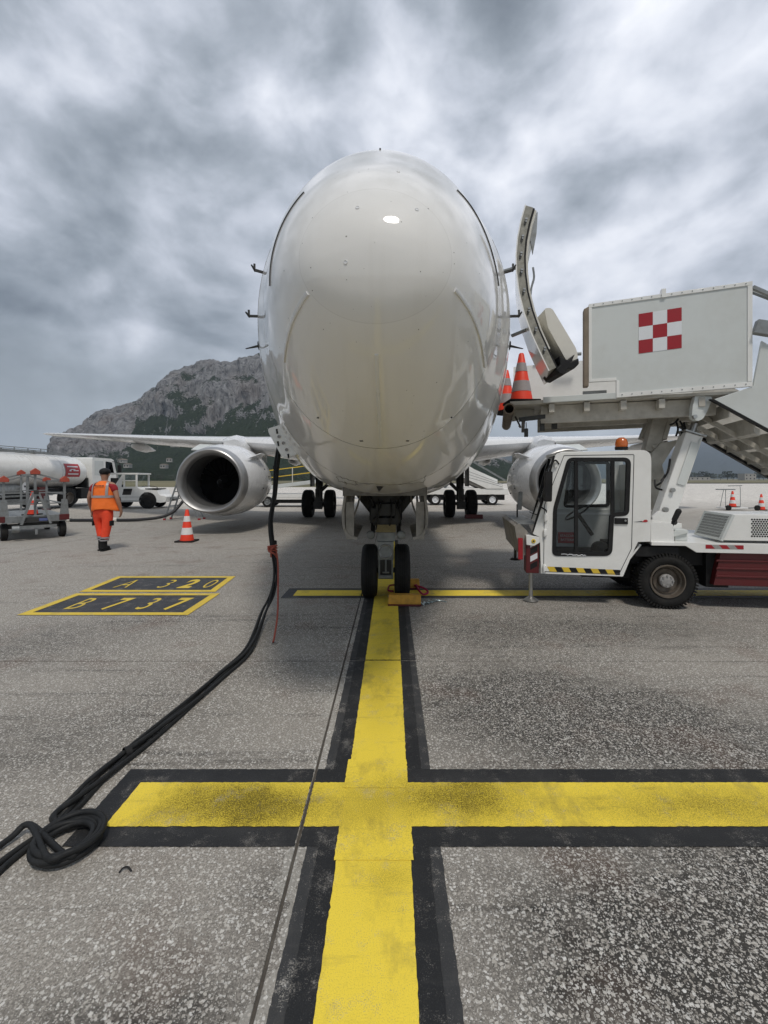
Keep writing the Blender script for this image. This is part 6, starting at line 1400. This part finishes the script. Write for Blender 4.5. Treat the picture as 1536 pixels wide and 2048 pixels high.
def mountain_mat(name, rockc, green, bias):
    m, nt, b = newmat(name); p = pos(nt); g = nd(nt, 'ShaderNodeNewGeometry')
    nz = nd(nt, 'ShaderNodeSeparateXYZ', Vector=g.outputs['Normal']).outputs[2]
    n = nd(nt, 'ShaderNodeTexNoise', Vector=p, Scale=.05, Detail=9.0, Roughness=.68).outputs[0]
    n2 = nd(nt, 'ShaderNodeTexNoise', Vector=nd(nt, 'ShaderNodeMapping', Vector=p, Scale=(1.0, 1.0, .35)).outputs[0], Scale=.17, Detail=9.0, Roughness=.74, Distortion=.6).outputs[0]
    n3 = nd(nt, 'ShaderNodeTexNoise', Vector=p, Scale=.45, Detail=6.0, Roughness=.7).outputs[0]
    hgt = nd(nt, 'ShaderNodeAttribute', attribute_name='height01').outputs['Fac']
    f = mth(nt, 'ADD', mth(nt, 'ADD', mth(nt, 'MULTIPLY', nz, -.75), mth(nt, 'MULTIPLY', n, 1.1)), mth(nt, 'ADD', mth(nt, 'MULTIPLY', hgt, .85), mth(nt, 'MULTIPLY', n3, 1.1)))
    f = ramp(nt, mth(nt, 'ADD', f, bias), (.46, 0.0), (.53, 1.0))
    rc = ramp(nt, n2, (.36, tuple(c * .18 for c in rockc)), (.46, tuple(c * .65 for c in rockc)), (.56, rockc), (.70, tuple(min(1, c * 1.6) for c in rockc)))
    warm = nd(nt, 'ShaderNodeTexNoise', Vector=p, Scale=.018, Detail=4.0).outputs[0]
    rc = mixc(nt, mth(nt, 'MULTIPLY', ramp(nt, warm, (.5, 0.0), (.68, 1.0)), .3), rc, (rockc[0] * 1.05, rockc[1] * .80, rockc[2] * .62))
    gc = ramp(nt, n3, (.3, tuple(c * .4 for c in green)), (.55, green), (.75, (green[0] * 1.8, green[1] * 1.6, green[2] * 1.5)))
    nt.links.new(mixc(nt, f, gc, rc), b.inputs['Base Color']); b.inputs['Roughness'].default_value = .95
    b.inputs['Specular IOR Level'].default_value = .1
    bh = mth(nt, 'ADD', mth(nt, 'MULTIPLY', n2, 1.0), mth(nt, 'MULTIPLY', n3, .35))
    nt.links.new(nd(nt, 'ShaderNodeBump', Strength=1.0, Distance=10.0, Height=bh).outputs[0], b.inputs['Normal'])
    return m
def finish_terrain(m, rock, name, mat_, label):
    me = bpy.data.meshes.new(name); me.from_pydata(m.v, [], m.f); me.materials.append(mat_)
    at = me.attributes.new('height01', 'FLOAT', 'POINT'); at.data.foreach_set('value', rock)
    me.polygons.foreach_set('use_smooth', [True] * len(me.polygons)); me.update()
    o = bpy.data.objects.new(name, me); COL.objects.link(o); tag(o, label, None, None, 'structure'); return o
ridge = [(40, 0), (94, 3), (101, 62), (106, 84), (120, 93), (165, 110), (176, 119), (200, 134), (240, 151), (285, 164), (293, 178), (330, 204), (370, 228), (410, 238), (460, 236), (480, 246), (530, 249), (600, 240), (700, 205), (800, 150), (880, 100), (960, 60), (1010, 40), (1080, 10), (1130, 0)]
m, rk = terrain('mountain', ridge, 600, .50, list(np.linspace(60, 1120, 420)), 80, 11, 3.3, [(0, 0), (.3, .11), (.5, .25), (.62, .36), (.68, .50), (.76, .70), (.84, .84), (.93, .95), (1.0, 1.0)])
finish_terrain(m, rk, 'mountain', mountain_mat('limestone_mountain', (.40, .395, .40), (.040, .062, .024), -.64), 'steep grey limestone mountain with dark green slopes behind the wing')
ridge2 = [(700, 40), (850, 60), (985, 77), (1050, 74), (1120, 60), (1200, 40), (1270, 38), (1330, 56), (1400, 77), (1440, 79), (1490, 70), (1536, 58), (1620, 66), (1750, 90), (1900, 60)]
m, rk = terrain('hills', ridge2, 3100, .6, list(np.linspace(700, 1900, 160)), 30, 18, 8.8, [(0, 0), (.25, .18), (.5, .45), (.75, .75), (1.0, 1.0)])
finish_terrain(m, rk, 'hills', mountain_mat('far_hills', (.22, .21, .20), (.07, .085, .06), -.55), 'low blue hazy hills far beyond the runway')

# ================================================================== FAR TREES, BUILDINGS, HOUSES
def leafmat():
    m, nt, b = newmat('dark_foliage'); p = objc(nt); n = nd(nt, 'ShaderNodeTexNoise', Vector=p, Scale=.9, Detail=5.0).outputs[0]
    nt.links.new(ramp(nt, n, (.3, (.012, .02, .009)), (.7, (.05, .065, .03))), b.inputs['Base Color']); b.inputs['Roughness'].default_value = .8; return m
leaf = leafmat(); bark = simple('bark', (.09, .07, .05), .9)
def tree_mesh(seed, wdt, hgt):
    rg = random.Random(seed); m = MB()
    for i in range(260):
        a = rg.uniform(0, 2 * math.pi); rr = wdt / 2 * math.sqrt(rg.random()); z = hgt * (.30 + .66 * rg.random()); k = 1 - abs((z / hgt - .6)) * 1.0
        c = Vector((math.cos(a) * rr * k, math.sin(a) * rr * k, z)); s_ = rg.uniform(.25, .6) * hgt / 7
        d1 = Vector((rg.gauss(0, 1), rg.gauss(0, 1), rg.gauss(0, 1))).normalized() * s_; d2 = d1.orthogonal().normalized() * s_ * .8
        m.add([c - d1, c + d2, c + d1, c - d2], [(0, 1, 2, 3)])
    t = MB(); t.cyl((0, 0, 0), (0, 0, hgt * .55), hgt * .035, hgt * .018, 8)
    for i in range(4): a = i * 1.6 + seed; t.cyl((0, 0, hgt * .35), (math.cos(a) * wdt * .25, math.sin(a) * wdt * .25, hgt * .65), hgt * .015, hgt * .006, 6)
    return m, t
protos = []
for (sd_, wd_, h_) in ((1, 7, 6.5), (2, 10, 7.5), (3, 13, 6)):
    t = thing('tree', 'dark bushy tree', 'tree', (0, 0, 0), 'trees along the far edge of the airfield'); a, b = tree_mesh(sd_, wd_, h_); a.build('crown', leaf, t, fix=False); b.build('trunk', bark, t); protos.append(t)
spots = [(1384, 420, 1), (1394, 420, 0), (1407, 410, 1), (1419, 415, 1), (1428, 410, 2), (1441, 425, 2), (1455, 420, 1), (1466, 420, 2), (1478, 425, 2), (1518, 420, 1), (1527, 418, 2), (1540, 420, 1), (1552, 425, 2), (1340, 430, 1), (1322, 430, 2),
         (258, 400, 2), (276, 395, 1), (300, 400, 2), (322, 398, 0), (345, 400, 2), (565, 400, 1), (585, 400, 2), (605, 405, 1), (625, 400, 2), (210, 410, 1), (950, 420, 2), (965, 420, 1)]
used = set(); rg = random.Random(12)
TL = ['small dark tree directly behind the left end of the long low shed', 'dark tree above the middle of the long low shed', 'dark tree above the right half of the long low shed', 'dark tree just right of the end of the long low shed',
      'wide dark tree mass beside the right end of the shed', 'second wide dark tree right of the shed', 'dark tree midway between the shed and the two-storey building', 'wide low tree just left of the two-storey building', 'wide low tree touching the left of the two-storey building',
      'dark tree right of the two-storey building', 'wide dark tree at the right picture edge under the stairs', 'dark tree beyond the right picture edge', 'outermost dark tree beyond the right picture edge', 'wide dark tree behind the white lift boom', 'wide dark tree behind the truck cab rear edge',
      'wide dark tree above the tow tractor cab roof', 'dark tree above the tow tractor hood', 'wide dark tree between the tow tractor and the step ladder', 'small dark tree above the step ladder', 'wide dark tree half behind the left engine lip',
      'dark tree just right of the hanging cables', 'wide dark tree behind the belt loader handrail', 'dark tree behind the left main wheels', 'wide dark tree behind the belly left of the nose gear', 'dark tree behind the walking man and tanker cab', 'wide dark tree behind the right main wheels', 'dark tree behind the back stair truck']
for ti, (u, Y, k_) in enumerate(spots):
    Y *= .7 if u < 900 else 1.0; p = Vector((CX + (u - UX) / FPX * Y, Y, 0)); lab = TL[ti]
    if k_ in used: o = dup(protos[k_], p, rg.uniform(0, 6), lab); o.scale = (rg.uniform(.85, 1.2) * (.7 if u < 900 else 1),) * 3
    else: used.add(k_); o = protos[k_]; o.location = p; o['label'] = lab
    o['group'] = 'trees at the foot of the blue hills' if u > 900 else 'trees at the foot of the mountain'
render_w = simple('far_render', (.42, .40, .37), .8, dirt=.3, scale=.5); roofm = simple('far_roof', (.33, .26, .21), .85, dirt=.3)
def house(loc, w_, d_, h_, label, roof=True, nw=3, rz=0, cat='house', name='house', grp=None):
    t = thing(name, label, cat, (0, 0, 0), grp); m = MB(); m.b2((-w_ / 2, 0, 0), (w_ / 2, d_, h_)); m.build('wall', render_w, t)
    m = MB()
    if roof: m.prism([(-w_ / 2 - .3, h_), (w_ / 2 + .3, h_), (0, h_ + w_ * .14)], -.3, d_ + .3)
    else: m.b2((-w_ / 2 - .15, -.15, h_), (w_ / 2 + .15, d_ + .15, h_ + .25))
    m.build('roof', roofm if roof else render_w, t)
    for fl in range(max(1, int(h_ / 2.8))):
        for i in range(nw):
            x = -w_ / 2 + w_ * (i + .5) / nw; m = MB(); m.b2((x - .5, -.06, .9 + fl * 2.8), (x + .5, .02, 2.1 + fl * 2.8)); m.build('window', black, t)
    t.location = loc; t.rotation_euler = (0, 0, rz); return t
def far(u, Y, z=0): return (CX + (u - UX) / FPX * Y, Y, z)
house(far(1400, 400), 18, 6, 2.6, 'long low pale shed beyond the grass left of the dark trees', False, 4, 0, 'building', 'building')
house(far(1501, 395), 10, 8, 5.6, 'two-storey pale building among the trees below the blue hills', False, 3, 0, 'building', 'building')
def mz(u, Y):  # height of the mountain surface near there
    t = (Y / 600 - .5) / .5; r = float(np.interp(u, [p[0] for p in ridge], [p[1] for p in ridge])); return max(0, r * float(np.interp(t, [0, .3, .5], [0, .11, .25])) + 1.0)
for i, (u, Y, w_, lab) in enumerate(((240, 373, 5, 'pale house on the slope above the tanker cab'), (252, 347, 4, 'small pale house low on the slope beside the tanker cab'), (338, 353, 4, 'pale house left of the engine at the mountain foot'), (346, 400, 6, 'wide pale house higher on the slope left of the engine'), (325, 333, 4, 'tiny pale house at the field edge left of the engine'), (585, 373, 5, 'pale house seen between the cables and the belly'))):
    house(far(u, Y, mz(u, Y)), w_, 5, 2.8, lab, True, 2, .3 * (i % 3 - 1), grp='houses at the mountain foot')

# ================================================================== HAZE
hzm = bpy.data.materials.new('haze_air'); hzm.use_nodes = True; nt = hzm.node_tree; nt.nodes.clear()
pv = nd(nt, 'ShaderNodeVolumePrincipled', Color=(.68, .79, .97, 1), Density=.00024, Anisotropy=.0)
nd(nt, 'ShaderNodeOutputMaterial', Volume=pv.outputs[0])
m = MB(); m.b2((-3400, -70, -1.2), (3400, 3500, 345)); hz_ = m.build('haze', hzm); tag(hz_, 'thin pale air haze over the airfield', None, None, 'stuff')
